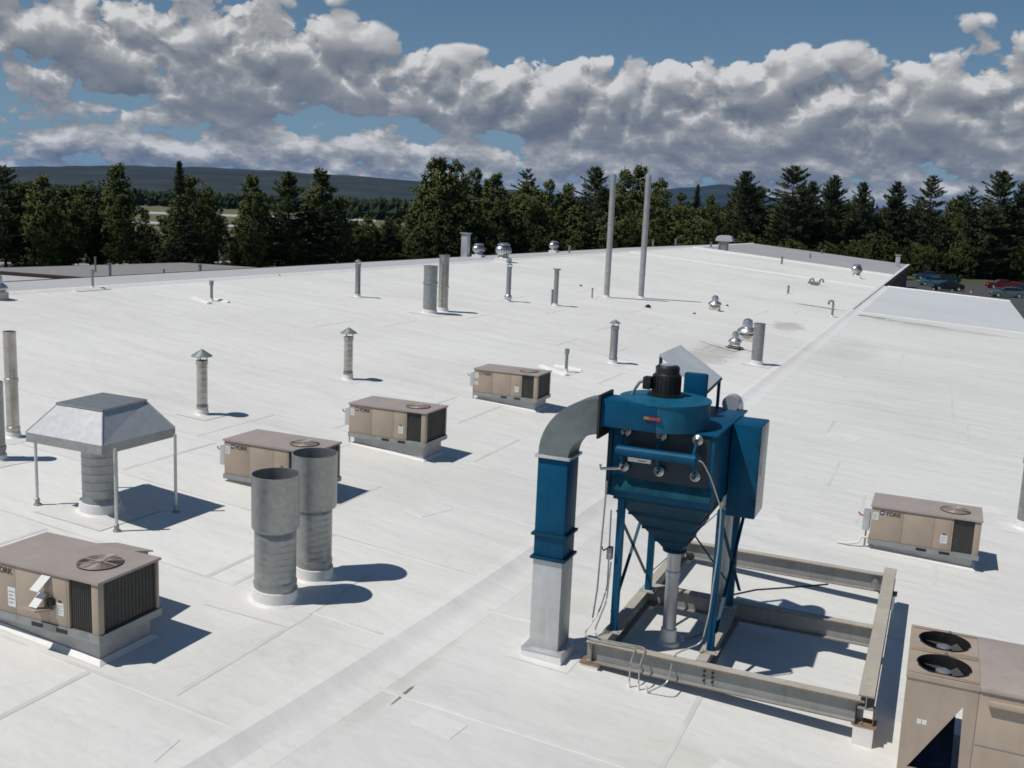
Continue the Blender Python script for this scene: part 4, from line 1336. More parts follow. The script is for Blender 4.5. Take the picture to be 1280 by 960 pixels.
# gravity hood with rounded top on the ridge
b = on_main(905, 313.5)
t = thing('gravity_hood', b, 'rounded grey gravity hood on legs at the white cross joint', 'roof ventilator')
w_ = psize(b, 21) / 2
h = ztop(b, 905, 294) - b.z
q = MB(); prof = [(-w_, h * .62), (-w_, h * .72), (-w_ * .82, h * .92), (-w_ * .4, h), (w_ * .4, h), (w_ * .82, h * .92), (w_, h * .72), (w_, h * .62)]
q.add([(x, -w_ * .6, z) for x, z in prof] + [(x, w_ * .6, z) for x, z in prof], [tuple(range(7, -1, -1)), tuple(range(8, 16))] + [(i, (i + 1) % 8, (i + 1) % 8 + 8, i + 8) for i in range(8)])
q.build('hood', M_GALVL, t)
q = MB(); q.box(-w_ * .5, w_ * .35, -w_ * .4, w_ * .4, -.2, h * .62); q.build('throat', M_GALVD, t)
for sx in (-.55, .55):
    q = MB(); q.box(w_ * sx - .06, w_ * sx + .06, -w_ * .5, -w_ * .42, -.2, h * .63); q.build('leg', M_GALVD, t)


# mushroom exhaust fans: dish, dome and motor cover over a curb
def mushroom(base_px, top_px, w, label, legs=False, curb=True, flat=False):
    b = on_main(*base_px)
    h = ztop(b, *top_px) - b.z
    r = psize(b, w) / 2
    t = thing('mushroom_fan', b, label, 'exhaust fan', 'spun aluminium mushroom fans')
    if curb:
        q = MB(); q.box(-r * .72, r * .72, -r * .72, r * .72, -.12, h * .28); q.build('curb', M_CREAM if legs is False else M_GALV, t)
    if legs:
        for (sx, sy) in ((-1, -1), (1, -1), (1, 1), (-1, 1)):
            q = MB(); q.tube([(sx * r * .75, sy * r * .75, -.05), (sx * r * .5, sy * r * .5, h * .42)], .025, 6); q.build('leg', M_GALVD, t)
        q = MB(); q.box(-r * 1.15, r * 1.15, -r * .95, -r * .85, .01 + .0833 * r, .07 + .0833 * r); q.box(-r * 1.15, r * 1.15, r * .85, r * .95, .01 + .0833 * r, .07 + .0833 * r)
        q.v = [(x, y, z - .0833 * x) for x, y, z in q.v]; q.build('skid', M_BLACK, t)
    MB().lathe([(r * .55, h * .25), (r * .97, h * .38), (r, h * .43), (r * .93, h * .50), (r * .62, h * .60), (r * .50, h * .62)], 28).build('dish', M_ALU, t)
    MB().lathe([(r * .48, h * .58), (r * .50, h * .80), (r * .40, h * .94), (r * .15, h), (.001, h)], 28).build('motor_cover', M_ALU, t)
    return t


mushroom((893, 388), (893.5, 369), 17, 'small two-tier mushroom fan on a cream curb, alone on the slope')
mushroom((918, 436), (919, 414), 17, 'small bright fan on splayed legs in front of the larger fan', legs=True, curb=False)
mushroom((933, 426), (933, 398), 26, 'larger wide bright fan with a big dome behind the plain grey stack')

# ------------------------------------------------------------------ hipped metal canopy over a round duct
b0 = on_main(126, 638)
cn = thing('duct_canopy', b0, 'hipped sheet metal canopy on four pipe legs over a round duct', 'rain hood')


def cl(p): return p - b0


posts = [on_main(47, 631), on_main(146, 664), on_main(220, 640)]
posts.append(posts[0] + posts[2] - posts[1])
rim = []
for p_, px_ in zip(posts[:3], ((32.5, 543), (126, 556), (219, 538))):
    pass
zr = CZ - 4.25                                  # height of the skirt upper edge
ctr = (posts[0] + posts[2]) / 2
rimc = [on_z(32, 540, zr), on_z(127, 557.5, zr), on_z(219, 534.6, zr)]
rimc.append(rimc[0] + rimc[2] - rimc[1])
zt = CZ - 3.763
topc = [on_z(72, 505, zt), on_z(127.5, 514, zt), on_z(182, 501, zt)]
topc.append(topc[0] + topc[2] - topc[1])
low = [p - Vector((0, 0, .17)) for p in rimc]
q = MB()
A_ = [cl(p) for p in rimc]; B_ = [cl(p) for p in topc]; C_ = [cl(p) for p in low]
for i in range(4):
    j = (i + 1) % 4
    q = MB(); q.add([A_[i], A_[j], B_[j], B_[i]], [(0, 1, 2, 3)]); q.build('hip_panel', M_GALVL, cn, smooth=False)
    q = MB(); q.add([C_[i], C_[j], A_[j], A_[i]], [(0, 1, 2, 3)]); q.build('skirt', M_GALV, cn, smooth=False)
    q = MB(); q.beam(A_[i], B_[i], .02, .02); q.build('hip_seam', M_GALVL, cn)
q = MB(); k_ = [p * 1.0 for p in B_]; cb_ = sum(k_, Vector()) / 4
k_ = [cb_ + (p - cb_) * 1.04 for p in k_]
q.add([p + Vector((0, 0, .0)) for p in k_] + [p + Vector((0, 0, .03)) for p in k_], [(3, 2, 1, 0), (4, 5, 6, 7), (0, 1, 5, 4), (1, 2, 6, 5), (2, 3, 7, 6), (3, 0, 4, 7)])
q.build('top_plate', M_GALV, cn, smooth=False)
for i, p in enumerate(posts):
    a = cl(p); c_ = C_[i]; inn = Vector((0, 0, 0))
    top_ = Vector((a.x, a.y, c_.z + .10))
    q = MB(); q.tube([a - Vector((0, 0, .03)), top_], .028, 10); pl = q.build('leg', M_GALVL, cn)
    q = MB(); q.lathe([(.07, -.01), (.07, .02), (.045, .03), (.04, .12), (.03, .13)], 12); q.v = [(x + a.x, y + a.y, z + a.z) for x, y, z in q.v]; q.build('foot', M_GALV, pl)
dr = psize(b0, 42) / 2
prof = [(dr * 1.10, -.10), (dr * 1.10, .22), (dr, .27)]
z = .3
while z < 1.35:
    prof += [(dr, z), (dr, z + .12), (dr + .004, z + .135), (dr + .004, z + .142), (dr, z + .15)]
    z += .15
prof += [(dr, 1.5), (dr - .02, 1.5), (dr - .02, .4)]
MB().lathe(prof, 32).build('round_duct', M_GALV, cn, ang=50)
flash_cone(cn, dr * 1.08, .20, tilt=.0833)

K3 = 0.981                                      # the dust collector group is laid out, then set down on the lean-to roof at this scale
_before = set(bpy.data.objects)


def zs3(x): return CZ + (zshed(K3 * x) - CZ) / K3


def on_s3(px, py): return EYE + (on_shed(px, py) - EYE) / K3


# ------------------------------------------------------------------ steel support frame of the dust collector
FZ = CZ - 6.24                                  # top of the cross beams
fr = thing('steel_frame', (-2.3, 16.2, zs3(-2.3)), 'weathered grey I-beam frame with rusty edges carrying the blue dust collector', 'steel frame')
fo = fr.location


def frl(x, y, z): return Vector((x, y, z)) - fo


def ibeam_part(p0, p1, w=.16, h=.32, m=M_BEAM, cap=True, rust=True):
    q = MB(); q.ibeam(frl(*p0), frl(*p1), w, h)
    bm_ = q.build('beam', m, fr)
    a, c = frl(*p0), frl(*p1)
    z = Vector((0, 0, .004))
    q = MB(); q.beam(a + z * .5, c + z * .5, w - .006, .005); q.build('beam_top', M_BEAMT, bm_)
    d = (c - a).normalized()
    n = d.cross(Vector((0, 0, 1))).normalized() * (w / 2 + .0015)
    q = MB()
    for dz in (-.010, -h + .010):
        for sg in (-1, 1):
            q.beam(a + n * sg + Vector((0, 0, dz - .004)), c + n * sg + Vector((0, 0, dz - .004)), .003, .012)
    q.build('rusty_edge', M_RUST, bm_)
    return bm_


fb = ibeam_part((-4.34, 13.52, FZ), (-.42, 13.52, FZ))
ibeam_part((-4.20, 16.20, FZ), (-.42, 16.20, FZ))
ibeam_part((-4.20, 18.86, FZ), (-.42, 18.86, FZ))
ibeam_part((-4.16, 13.62, FZ - .003), (-4.16, 18.76, FZ - .003))
ibeam_part((-2.66, 13.62, FZ - .003), (-2.66, 16.10, FZ - .003))
ibeam_part((-.40, 13.42, FZ + .10), (-.40, 18.98, FZ + .10), .20, .20, M_BEAM)
# stiffener plates and bolts at the ends
q = MB(); q.box(-4.255 - fo.x, -4.245 - fo.x, 13.445 - fo.y, 13.595 - fo.y, FZ - .30 - fo.z, FZ - .02 - fo.z); q.build('end_plate', M_RUST, fr)
q = MB(); q.box(-.52 - fo.x, -.50 - fo.x, 13.40 - fo.y, 13.63 - fo.y, FZ - .32 - fo.z, FZ - .105 - fo.z); q.build('end_plate', M_BLACK, fr)
q = MB(); q.box(-.30 - fo.x, -.285 - fo.x, 13.44 - fo.y, 13.60 - fo.y, FZ - .32 - fo.z, FZ - .105 - fo.z); q.build('end_plate', M_RUST, fr)
for (x, y) in ((-4.26, 13.52), (-.40, 13.52), (-.40, 18.86), (-4.16, 18.86), (-4.16, 16.2)):
    zg = zs3(x)
    q = MB(); q.box(x - .13 - fo.x, x + .13 - fo.x, y - .12 - fo.y, y + .12 - fo.y, zg - .03 - fo.z, FZ - .335 - fo.z); q.build('pier', M_FLASH, fr)
    q = MB(); q.box(x - .16 - fo.x, x + .16 - fo.x, y - .13 - fo.y, y + .13 - fo.y, FZ - .334 - fo.z, FZ - .321 - fo.z); q.build('bearing_plate', M_RUST, fr)
for k in range(3):
    for x in (-2.58, -2.46):
        q = MB(); q.lathe([(.018, 0), (.018, .018), (.001, .018)], 8); q.v = [(x - fo.x + a, 13.512 - fo.y - c_, FZ - .09 - k * .07 - fo.z + b_) for a, b_, c_ in q.v]; q.build('bolt', M_BLACK, fb)
b = frl(-.62, 18.72, FZ - .16)
q = MB(); q.lathe([(.0, -.06), (.07, -.05), (.085, 0), (.07, .05), (.0, .06)], 12); q.v = [(b.x + x * .9, b.y - .03 + z, b.z + y * 1.3) for x, y, z in q.v]; q.build('junction_box', M_GALVD, fr)

# ------------------------------------------------------------------ dust collector
M_BAY = mat('bay_shade_blue', (0.002, 0.018, 0.030), 0.6)
M_SHELF = mat('shelf_blue', (0.004, 0.055, 0.085), 0.75, var=.3, scale=5, spec=.2)
dc = thing('dust_collector', (-3.5, 15.0, FZ), 'tall blue dust collector with hopper, fan and black motor on braced legs', 'dust collector')
do = dc.location


def dl(x, y, z): return Vector((x - do.x, y - do.y, CZ + z - do.z))     # z relative to the eye


BX0, BX1, BY0, BY1 = -4.32, -2.76, 13.90, 16.05
BZ0, BZ1 = -4.10, -3.02


def dbox(name, m, x0, x1, y0, y1, z0, z1, c=.01, parent=None):
    a, b_ = dl(x0, y0, z0), dl(x1, y1, z1)
    q = MB(); q.cbox(a.x, b_.x, a.y, b_.y, a.z, b_.z, c)
    return q.build(name, m, parent or dc)


body = dbox('housing', M_BLUE, BX0 + .06, BX1, BY0, BY1, BZ0, BZ1)
dbox('top_flange', M_BLUE, BX0 + .02, BX1 + .04, BY0 - .04, BY1 + .04, BZ1 + .001, BZ1 + .03, .006)
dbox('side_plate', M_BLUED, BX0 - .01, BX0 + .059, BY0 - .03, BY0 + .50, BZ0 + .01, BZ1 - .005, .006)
# flat near-black plate painting the shade of the valve bay, sloping shelf below
dbox('bay_shade', M_BAY, BX0 + .30, BX1 - .06, BY0 - .012, BY0 - .002, -3.83, BZ1 - .02, .002)
a_ = [dl(BX0 + .10, BY0 - .09, -3.98), dl(BX1, BY0 - .09, -3.98), dl(BX1, BY0, -3.98), dl(BX0 + .10, BY0, -3.98)]
c_ = [dl(BX0 + .10, BY0 - .09, -3.94), dl(BX1, BY0 - .09, -3.94), dl(BX1, BY0, -3.76), dl(BX0 + .10, BY0, -3.76)]
q = MB(); q.hexa(a_, c_); q.build('shelf', M_SHELF, dc)
# hopper: inverted pyramid with bolted ribs
ax, ay = -3.47, 14.95
rings = [(BX0 + .10, BX1 - .02, BY0 + .04, BY1 - .04, BZ0 + .001)]
r_top = rings[0]
def lerp_ring(t):
    tx0, tx1, ty0, ty1, tz = r_top
    return (tx0 + (ax - .13 - tx0) * t, tx1 + (ax + .13 - tx1) * t, ty0 + (ay - .13 - ty0) * t, ty1 + (ay + .13 - ty1) * t, tz + (-5.10 - tz) * t)
q = MB()
A0, A1 = lerp_ring(0), lerp_ring(1)
cor = lambda g: [dl(g[0], g[2], g[4]), dl(g[1], g[2], g[4]), dl(g[1], g[3], g[4]), dl(g[0], g[3], g[4])]
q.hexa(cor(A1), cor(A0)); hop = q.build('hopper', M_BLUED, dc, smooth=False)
for t in (.02, .30, .56, .80):
    g = lerp_ring(t); g2 = lerp_ring(t + .035)
    e_ = .035
    lo = [dl(g2[0] - e_, g2[2] - e_, g2[4]), dl(g2[1] + e_, g2[2] - e_, g2[4]), dl(g2[1] + e_, g2[3] + e_, g2[4]), dl(g2[0] - e_, g2[3] + e_, g2[4])]
    hi = [p + Vector((0, 0, .035)) for p in lo]
    q = MB(); q.hexa(lo, hi); q.build('stiffener', M_BLUED, hop, smooth=False)
q = MB(); q.lathe([(.19, 0), (.19, .03), (.17, .06)], 20); o_ = dl(ax, ay, -5.13); q.v = [(x + o_.x, y + o_.y, z + o_.z) for x, y, z in q.v]; q.build('outlet_flange', M_BLUED, hop)
# galvanised drop pipe with clamps down through the roof, on a stepped pad
zg = zs3(ax) - CZ
q = MB(); o_ = dl(ax, ay, 0)
q.lathe([(.105, zg - .05), (.105, -5.55), (.118, -5.54), (.118, -5.46), (.105, -5.45), (.108, -5.14)], 24); q.v = [(x + o_.x, y + o_.y, z + o_.z) for x, y, z in q.v]; q.build('drop_pipe', M_GALVL, dc, ang=50)
q = MB(); q.lathe([(.19, zg - .02), (.17, zg + .05), (.13, zg + .06), (.125, zg + .26), (.106, zg + .28)], 24); q.v = [(x + o_.x, y + o_.y, z + o_.z) for x, y, z in q.v]; q.build('pipe_boot', M_FLASH, dc)
# legs and bracing
LEGS = [(-4.10, 14.02), (-2.62, 14.02), (-4.10, 15.92), (-2.72, 15.92)]
for (x, y) in LEGS:
    q = MB(); q.beam(dl(x, y, -6.23), dl(x, y, BZ0 + .002), .10, .10, Vector((0, 1, 0))); lg = q.build('leg', M_BLUE, dc)
    q = MB(); a = dl(x, y, -6.234); q.box(a.x - .13, a.x + .13, a.y - .13, a.y + .13, a.z - .004, a.z + .014); q.build('foot_plate', M_BEAMT, lg)
    for sx in (-.09, .09):
        q = MB(); q.lathe([(.018, a.z + .014), (.018, a.z + .035), (.001, a.z + .035)], 6, a.x + sx, a.y - .09); q.build('anchor_bolt', M_GALVL, lg)


def brace(p, q_, w=.05):
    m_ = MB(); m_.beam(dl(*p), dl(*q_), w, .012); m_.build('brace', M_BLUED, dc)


for x in (-4.16, -2.58):
    brace((x, 14.02, -4.35), (x, 15.92, -5.95)); brace((x + .015, 15.92, -4.35), (x + .015, 14.02, -5.95))
brace((-4.10, 15.98, -4.35), (-2.72, 15.98, -5.95)); brace((-4.10, 16.0, -5.95), (-2.72, 16.0, -4.35))
# blower scroll on the roof of the housing, with its rectangular outlet to the side duct
sc_c = (-3.60, 14.22)
q = MB()
n = 40
for z in (-3.0, -2.62):
    for i in range(n):
        a = 2 * math.pi * i / n
        rr = .655
        p = dl(sc_c[0] + rr * math.cos(a - 1.3), sc_c[1] + rr * math.sin(a - 1.3), z); q.v.append(tuple(p))
q.f += [(i, (i + 1) % n, n + (i + 1) % n, n + i) for i in range(n)] + [tuple(range(n, 2 * n)), tuple(range(n - 1, -1, -1))]
fan = q.build('blower_scroll', M_BLUEC, dc)
q = MB(); o_ = dl(sc_c[0], sc_c[1], 0)
q.lathe([(.656, -2.63), (.668, -2.63), (.668, -2.605), (.64, -2.60), (.45, -2.590), (.30, -2.580), (.001, -2.580)], 40); q.v = [(x + o_.x, y + o_.y, z + o_.z) for x, y, z in q.v]; q.build('scroll_lid', M_BLUEC, fan)
dbox('blower_outlet', M_BLUE, -4.34, -3.55, 13.56, 14.04, -3.0, -2.607, .008, fan)
# maker's plate on the scroll, a worn orange and red strip
a = dl(sc_c[0] - .02, sc_c[1] - .62, -2.80)
q = MB(); q.box(a.x - .10, a.x - .03, a.y - .065, a.y - .01, a.z - .018, a.z + .018); q.build('badge', M_ORANGE, fan)
q = MB(); q.box(a.x - .03, a.x + .14, a.y - .065, a.y - .01, a.z - .022, a.z + .014); q.build('badge', M_RED, fan)
# motor
q = MB(); o_ = dl(-3.62, 14.30, 0)
q.lathe([(.27, -2.575), (.27, -2.55), (.205, -2.54), (.20, -2.27), (.175, -2.25), (.175, -2.235)], 28); q.v = [(x + o_.x, y + o_.y, z + o_.z) for x, y, z in q.v]; mo = q.build('motor', M_MOTOR, dc, ang=50)
q = MB(); q.lathe([(.175, -2.24), (.178, -2.16), (.15, -2.135), (.001, -2.13)], 28); q.v = [(x + o_.x, y + o_.y, z + o_.z) for x, y, z in q.v]; q.build('fan_cowl', M_MOTOR, mo)
q = MB(); q.lathe([(.11, -2.135), (.11, -2.122), (.001, -2.12)], 24); q.v = [(x + o_.x, y + o_.y, z + o_.z) for x, y, z in q.v]; q.build('cowl_grille', M_GALVL, mo)
for i in range(22):                             # cooling fins
    a = 2 * math.pi * i / 22
    q = MB(); q.beam((o_.x + .20 * math.cos(a), o_.y + .20 * math.sin(a), o_.z - 2.53), (o_.x + .197 * math.cos(a), o_.y + .197 * math.sin(a), o_.z - 2.28), .03, .008, Vector((-math.sin(a), math.cos(a), 0))); q.build('cooling_fin', M_MOTOR, mo)
q = MB(); a = dl(-3.86, 14.20, -2.40); q.cbox(a.x - .07, a.x + .05, a.y - .10, a.y + .06, a.z - .09, a.z + .09, .01); q.build('terminal_box', M_MOTOR, mo)
q = MB(); q.tube([dl(-3.90, 14.15, -2.36), dl(-3.98, 14.12, -2.40), dl(-4.04, 14.12, -2.50), dl(-4.08, 14.12, -2.60)], .022, 8); q.build('motor_lead', M_GALVD, mo)
# sloping sheet-metal rain shield on posts with its blue control panel beside the motor
A_, B_ = at_y(824, 443, 15.15), at_y(850.5, 431, 16.1)
C_, D_ = at_y(902, 471, 16.05), at_y(880, 492, 15.10)
sh = [p - do for p in (A_, D_, C_, B_)]
q = MB(); q.hexa([p - Vector((0, 0, .02)) for p in sh], sh); rs = q.build('rain_shield', mat('shield_grey', (.52, .56, .58), .5, .1, var=.06, scale=3), dc, smooth=False)
for p in (sh[0], sh[2], sh[1], sh[3]):
    inn = (sum(sh, Vector()) / 4 - p).normalized() * .04
    a = p + Vector((inn.x, inn.y, -.03))
    q = MB(); q.beam(Vector((a.x, a.y, dl(0, 0, BZ1 + .03).z)), a, .045, .045, Vector((0, 1, 0))); q.build('shield_post', M_BLUED, rs)
q = MB(); q.beam(sh[1] - Vector((0, 0, .03)), sh[2] - Vector((0, 0, .03)), .03, .03); q.build('shield_rail', M_BLUED, rs)
q = MB(); a = dl(-3.54, 15.0, -2.98); q.cbox(a.x, a.x + .36, a.y, a.y + .12, a.z, a.z + .66, .03); q.build('control_panel', M_BLUE, dc)
# round return duct behind, elbow at its head
q = MB(); pts = [dl(-2.98, 16.42, zs3(-2.98) - CZ - .05), dl(-2.98, 16.42, -3.14)]
for k in range(1, 9):
    an = k * math.pi / 16
    pts.append(dl(-2.98, 16.42 - .26 * (1 - math.cos(an)), -3.14 + .24 * math.sin(an)))
pts.append(dl(-2.98, 15.95, -2.90))
q.tube(pts, .135, 20); q.build('return_duct', M_GALVL, dc, ang=50)
q = MB(); a = dl(-2.98, 16.42, zs3(-2.98) - CZ); q.lathe([(.36, a.z + .004), (.30, a.z + .04), (.20, a.z + .06), (.17, a.z + .22), (.156, a.z + .23)], 24, a.x, a.y); q.build('pipe_boot', M_FLASH, dc)
# explosion door / access cabinet standing off the side
dr_ = dbox('access_cabinet', M_BLUE, BX1 + .02, -2.30, 14.95, 15.62, -4.44, -3.01, .012)
dbox('door_edge', M_GALVL, -2.299, -2.292, 14.97, 15.60, -4.42, -3.03, .002, dr_)
q = MB(); a = dl(-2.29, 15.1, -3.7); q.beam((a.x + .012, a.y, a.z - .08), (a.x + .012, a.y, a.z + .08), .02, .02, Vector((0, 1, 0))); q.build('handle', M_GALVL, dr_)
for zc in (-3.3, -3.75, -4.2):
    q = MB(); a = dl(-2.31, 14.94, zc); q.box(a.x - .02, a.x + .012, a.y - .012, a.y + .01, a.z - .05, a.z + .05); q.build('hinge', M_BLUED, dr_)
# compressed-air header with six pulse valves
m0, m1 = at_y(772, 562, BY0 - .22) - do, at_y(870, 574.5, BY0 - .22) - do
m1.z = m0.z
q = MB(); q.tube([m0, m1], .075, 16); hd = q.build('air_header', M_BLUE, dc)
for k, p in enumerate((m0, m1)):
    q = MB(); sgn = -1 if k == 0 else 1
    q.tube([p, p + Vector((.035 * sgn, 0, 0))], [.060, .030], 12); q.build('end_cap', M_BLUE, hd)
for k in range(3):
    f_ = (.04, .50, .96)[k]
    p = m0.lerp(m1, f_)
    for (sg, dz_) in ((1, .26), (-1, -.27)):
        vp = p + Vector((.02, .16, dz_))
        q = MB(); q.tube([p + Vector((0, .02, sg * .06)), p + Vector((.01, .10, dz_ * .75)), vp], .022, 8); q.build('blow_pipe', M_BLUE, hd)
        q = MB(); q.lathe([(.030, -.09), (.062, -.08), (.075, -.05), (.075, .0), (.055, .015), (.040, .05), (.030, .06), (.001, .06)], 16)
        q.v = [(vp.x + x, vp.y - .02 - z * .75, vp.z + y) for x, y, z in q.v]; va = q.build('pulse_valve', M_ALU, hd)
        q = MB(); q.lathe([(.026, .06), (.026, .10), (.001, .10)], 10); q.v = [(vp.x + x, vp.y - .02 - z * .75, vp.z + y) for x, y, z in q.v]; q.build('solenoid', M_BLACK, va)
# rating plate under the header
a = at_y(785, 571, BY0 - .10) - do; c_ = at_y(813, 581, BY0 - .10) - do
q = MB(); q.box(a.x, c_.x, a.y - .004, a.y + .09, c_.z + .01, a.z); pl = q.build('rating_plate', M_STICK, dc)
q = MB(); q.box(a.x + (c_.x - a.x) * .45, a.x + (c_.x - a.x) * .8, a.y - .006, a.y - .004, c_.z + .03, a.z - .03); q.build('print', M_LOGO, pl)
# pressure-gauge line at the left end: horizontal pipe with a tee
g0 = m0 + Vector((.02, .12, -.30)); g1 = m0 + Vector((-.26, .05, -.33))
q = MB(); q.tube([g0, g1, g1 + Vector((0, 0, .06))], .022, 8); q.build('gauge_pipe', M_CREAM, dc)
q = MB(); q.tube([g1 + Vector((.10, .05, -.18)), g1 + Vector((.06, .1, -1.0)), g1 + Vector((.02, .15, -1.9)), g1 + Vector((-.01, .10, -2.35))], .014, 6); q.build('air_line', M_COND, dc)
a = at_y(764, 690, 13.98) - do
q = MB(); q.cbox(a.x - .05, a.x + .03, a.y - .08, a.y + .02, a.z - .10, a.z + .09, .01); rg_ = q.build('filter_regulator', M_GALVD, dc)
q = MB(); q.tube([a + Vector((-.02, -.04, .08)), a + Vector((-.10, -.08, .03)), a + Vector((-.13, -.08, .09))], .014, 6); q.build('regulator_handle', M_RUST, rg_)

# ------------------------------------------------------------------ side duct from blower down through the roof
dx0, dx1, dy0, dy1 = -5.20, -4.74, 13.32, 13.80
sd = thing('air_duct', (-5.01, 13.7, zs3(-5.01)), 'square duct, blue above and bare metal below, with a curved metal elbow', 'duct')
s0 = sd.location


def sl_(x, y, z): return Vector((x - s0.x, y - s0.y, CZ + z - s0.z))


def sbox(name, m, x0, x1, y0, y1, z0, z1, c=.006):
    a, b_ = sl_(x0, y0, z0), sl_(x1, y1, z1)
    q = MB(); q.cbox(a.x, b_.x, a.y, b_.y, a.z, b_.z, c); return q.build(name, m, sd)


zgd = zs3(-5.0) - CZ
sbox('lower_section', M_GALVL, dx0, dx1, dy0, dy1, zgd + .10, -5.06)
up_ = sbox('upper_section', M_BLUE, dx0, dx1, dy0, dy1, -5.02, -3.50)
for z in (-5.06, -4.70, -3.52):
    sbox('flange', M_BLUED if z != -3.52 else M_GALVL, dx0 - .04, dx1 + .04, dy0 - .04, dy1 + .04, z, z + .04, .004)
q = MB()
c0, c1 = .085, .03
lo = [sl_(dx0 - .10, dy0 - .10, zs3(dx0) - CZ - .02), sl_(dx1 + .10, dy0 - .10, zs3(dx1) - CZ - .02), sl_(dx1 + .10, dy1 + .10, zs3(dx1) - CZ - .02), sl_(dx0 - .10, dy1 + .10, zs3(dx0) - CZ - .02)]
hi = [sl_(dx0 - .08, dy0 - .08, zgd + .14), sl_(dx1 + .08, dy0 - .08, zgd + .14), sl_(dx1 + .08, dy1 + .08, zgd + .14), sl_(dx0 - .08, dy1 + .08, zgd + .14)]
q.hexa(lo, hi); q.build('curb', M_FLASH, sd, smooth=False)
sbox('counter_flashing', M_GALVL, dx0 - .095, dx1 + .095, dy0 - .095, dy1 + .095, zgd + .115, zgd + .15, .004)
q = MB(); e_ = .26
q.add([sl_(dx0 - e_, dy0 - e_, zs3(dx0 - e_) - CZ + .006), sl_(dx1 + e_, dy0 - e_, zs3(dx1 + e_) - CZ + .006), sl_(dx1 + e_, dy1 + e_, zs3(dx1 + e_) - CZ + .006), sl_(dx0 - e_, dy1 + e_, zs3(dx0 - e_) - CZ + .006)], [(0, 1, 2, 3)])
q.build('membrane_patch', M_FLASH, sd, smooth=False)
# radius elbow: sweeps from straight up to straight across into the blower outlet
q = MB()
cxr, czr = dx1 + .36, -3.48                     # centre of the bend
n = 12
ri, ro = .36, .36 + (dx1 - dx0)
for k in range(n + 1):
    an = math.pi - k * (math.pi / 2) / n
    hs = .46 - .04 * k / n
    for (rr, y) in ((ri, dy0 + .0), (ro * (1 - .0), dy0 + .0), (ro, dy1), (ri, dy1)):
        rr2 = rr if rr < .5 else ri + (ro - ri) * (1 + .12 * k / n)
        q.v.append(tuple(sl_(cxr + rr2 * math.cos(an), y + .22 * (k / n) ** 2 * 1.0, czr + rr2 * math.sin(an))))
for k in range(n):
    for i in range(4):
        j = (i + 1) % 4
        q.f.append((k * 4 + i, k * 4 + j, k * 4 + 4 + j, k * 4 + 4 + i))
q.build('elbow', M_ELBOW, sd, ang=30)
a = sl_(cxr, dy0 + .22, czr)
q = MB(); q.box(a.x - .012, a.x + .022, a.y - .04, a.y + .56, a.z + ri - .06, a.z + ri + (ro - ri) * 1.12 + .06); q.build('elbow_flange', M_BLACK, sd)
a = sl_(-4.40, dy0 + .22, 0)
b_ = sl_(cxr + .022, 0, 0)
q = MB(); q.box(b_.x, sl_(-4.335, 0, 0).x, a.y + .02, a.y + .50, sl_(0, 0, -3.02).z, sl_(0, 0, -2.60).z); q.build('outlet_transition', M_BLUE, sd)

# ------------------------------------------------------------------ conduits draped over the frame
def conduit(pts, r, label, m=M_COND):
    pts = [Vector(p) for p in pts]
    o = pts[0]
    sm = []
    for i, p in enumerate(pts):                 # round each bend with a short curve
        if 0 < i < len(pts) - 1:
            a = p + (pts[i - 1] - p).normalized() * min(.10, (pts[i - 1] - p).length * .4)
            c = p + (pts[i + 1] - p).normalized() * min(.10, (pts[i + 1] - p).length * .4)
            for k in range(5):
                t = k / 4
                sm.append((a * (1 - t) ** 2 + p * 2 * t * (1 - t) + c * t * t) - o)
        else:
            sm.append(p - o)
    t = thing('electrical_conduit', o, label, 'conduit', 'thin metal conduits on the frame')
    MB().tube(sm, r, 8).build('tube', m, t)
    q = MB().lathe([(r * 3, -.01), (r * 2.2, .03), (r * 1.3, .05), (r * 1.1, .10)], 12); q.build('roof_boot', M_FLASH, t)
    return t


rz_ = lambda p: Vector((p[0], p[1], zs3(p[0])))
g = on_s3
A1 = g(786, 859); A2 = g(797.5, 862.5); A3 = g(808, 866)
zt_ = FZ + .03
conduit([A1, (A1.x, A1.y, FZ - .06), (A1.x - .01, 13.50, zt_ + .02), (-4.30, 13.47, zt_), (-4.42, 13.55, zt_ + .03), (-4.28, 13.80, FZ + .35), (-4.22, 13.94, FZ + .7), (-4.24, 13.96, FZ + 1.9)], .012, 'conduit dropping off the front beam end nearest the side duct')
conduit([A2, (A2.x, A2.y, FZ - .06), (A2.x - .01, 13.55, zt_ + .02), (-4.16, 13.53, zt_ + .01), (-4.30, 13.66, zt_ + .05), (-4.20, 13.88, FZ + .5), (-4.19, 13.95, FZ + 1.1)], .012, 'conduit in the middle of the three dropping off the front beam')
hx = m1 + do
conduit([A3, (A3.x + .30, A3.y - .02, FZ - .22), (-3.05, 13.60, FZ + .03), (-2.72, 13.86, FZ + .16), (-2.66, 13.92, FZ + .6), (-2.60, 13.90, FZ + 1.6), (-2.60, 13.88, FZ + 2.2), (hx.x + .22, 13.75, hx.z - .25), (hx.x + .10, hx.y, hx.z - .01), (hx.x + .03, hx.y, hx.z)], .011, 'long flexible conduit climbing the leg to the blue air header')
conduit([g(852, 800), g(866, 797) + Vector((0, 0, .02)), g(880, 792) + Vector((0, 0, .02))], .02, 'short pale stub of pipe lying under the hopper')
# long thin cables across the roof inside the frame and out to the grey stack
def cable(pxs, r, label, f=on_s3):
    pts = [f(*p) + Vector((0, 0, r + .004)) for p in pxs]
    o = pts[0]
    q = MB(); q.tube([p - o for p in pts], r, 6)
    ob = q.build('cable', M_BLACK, loc=o); tag(ob, label, 'cable', 'thin dark cables lying on the roof')


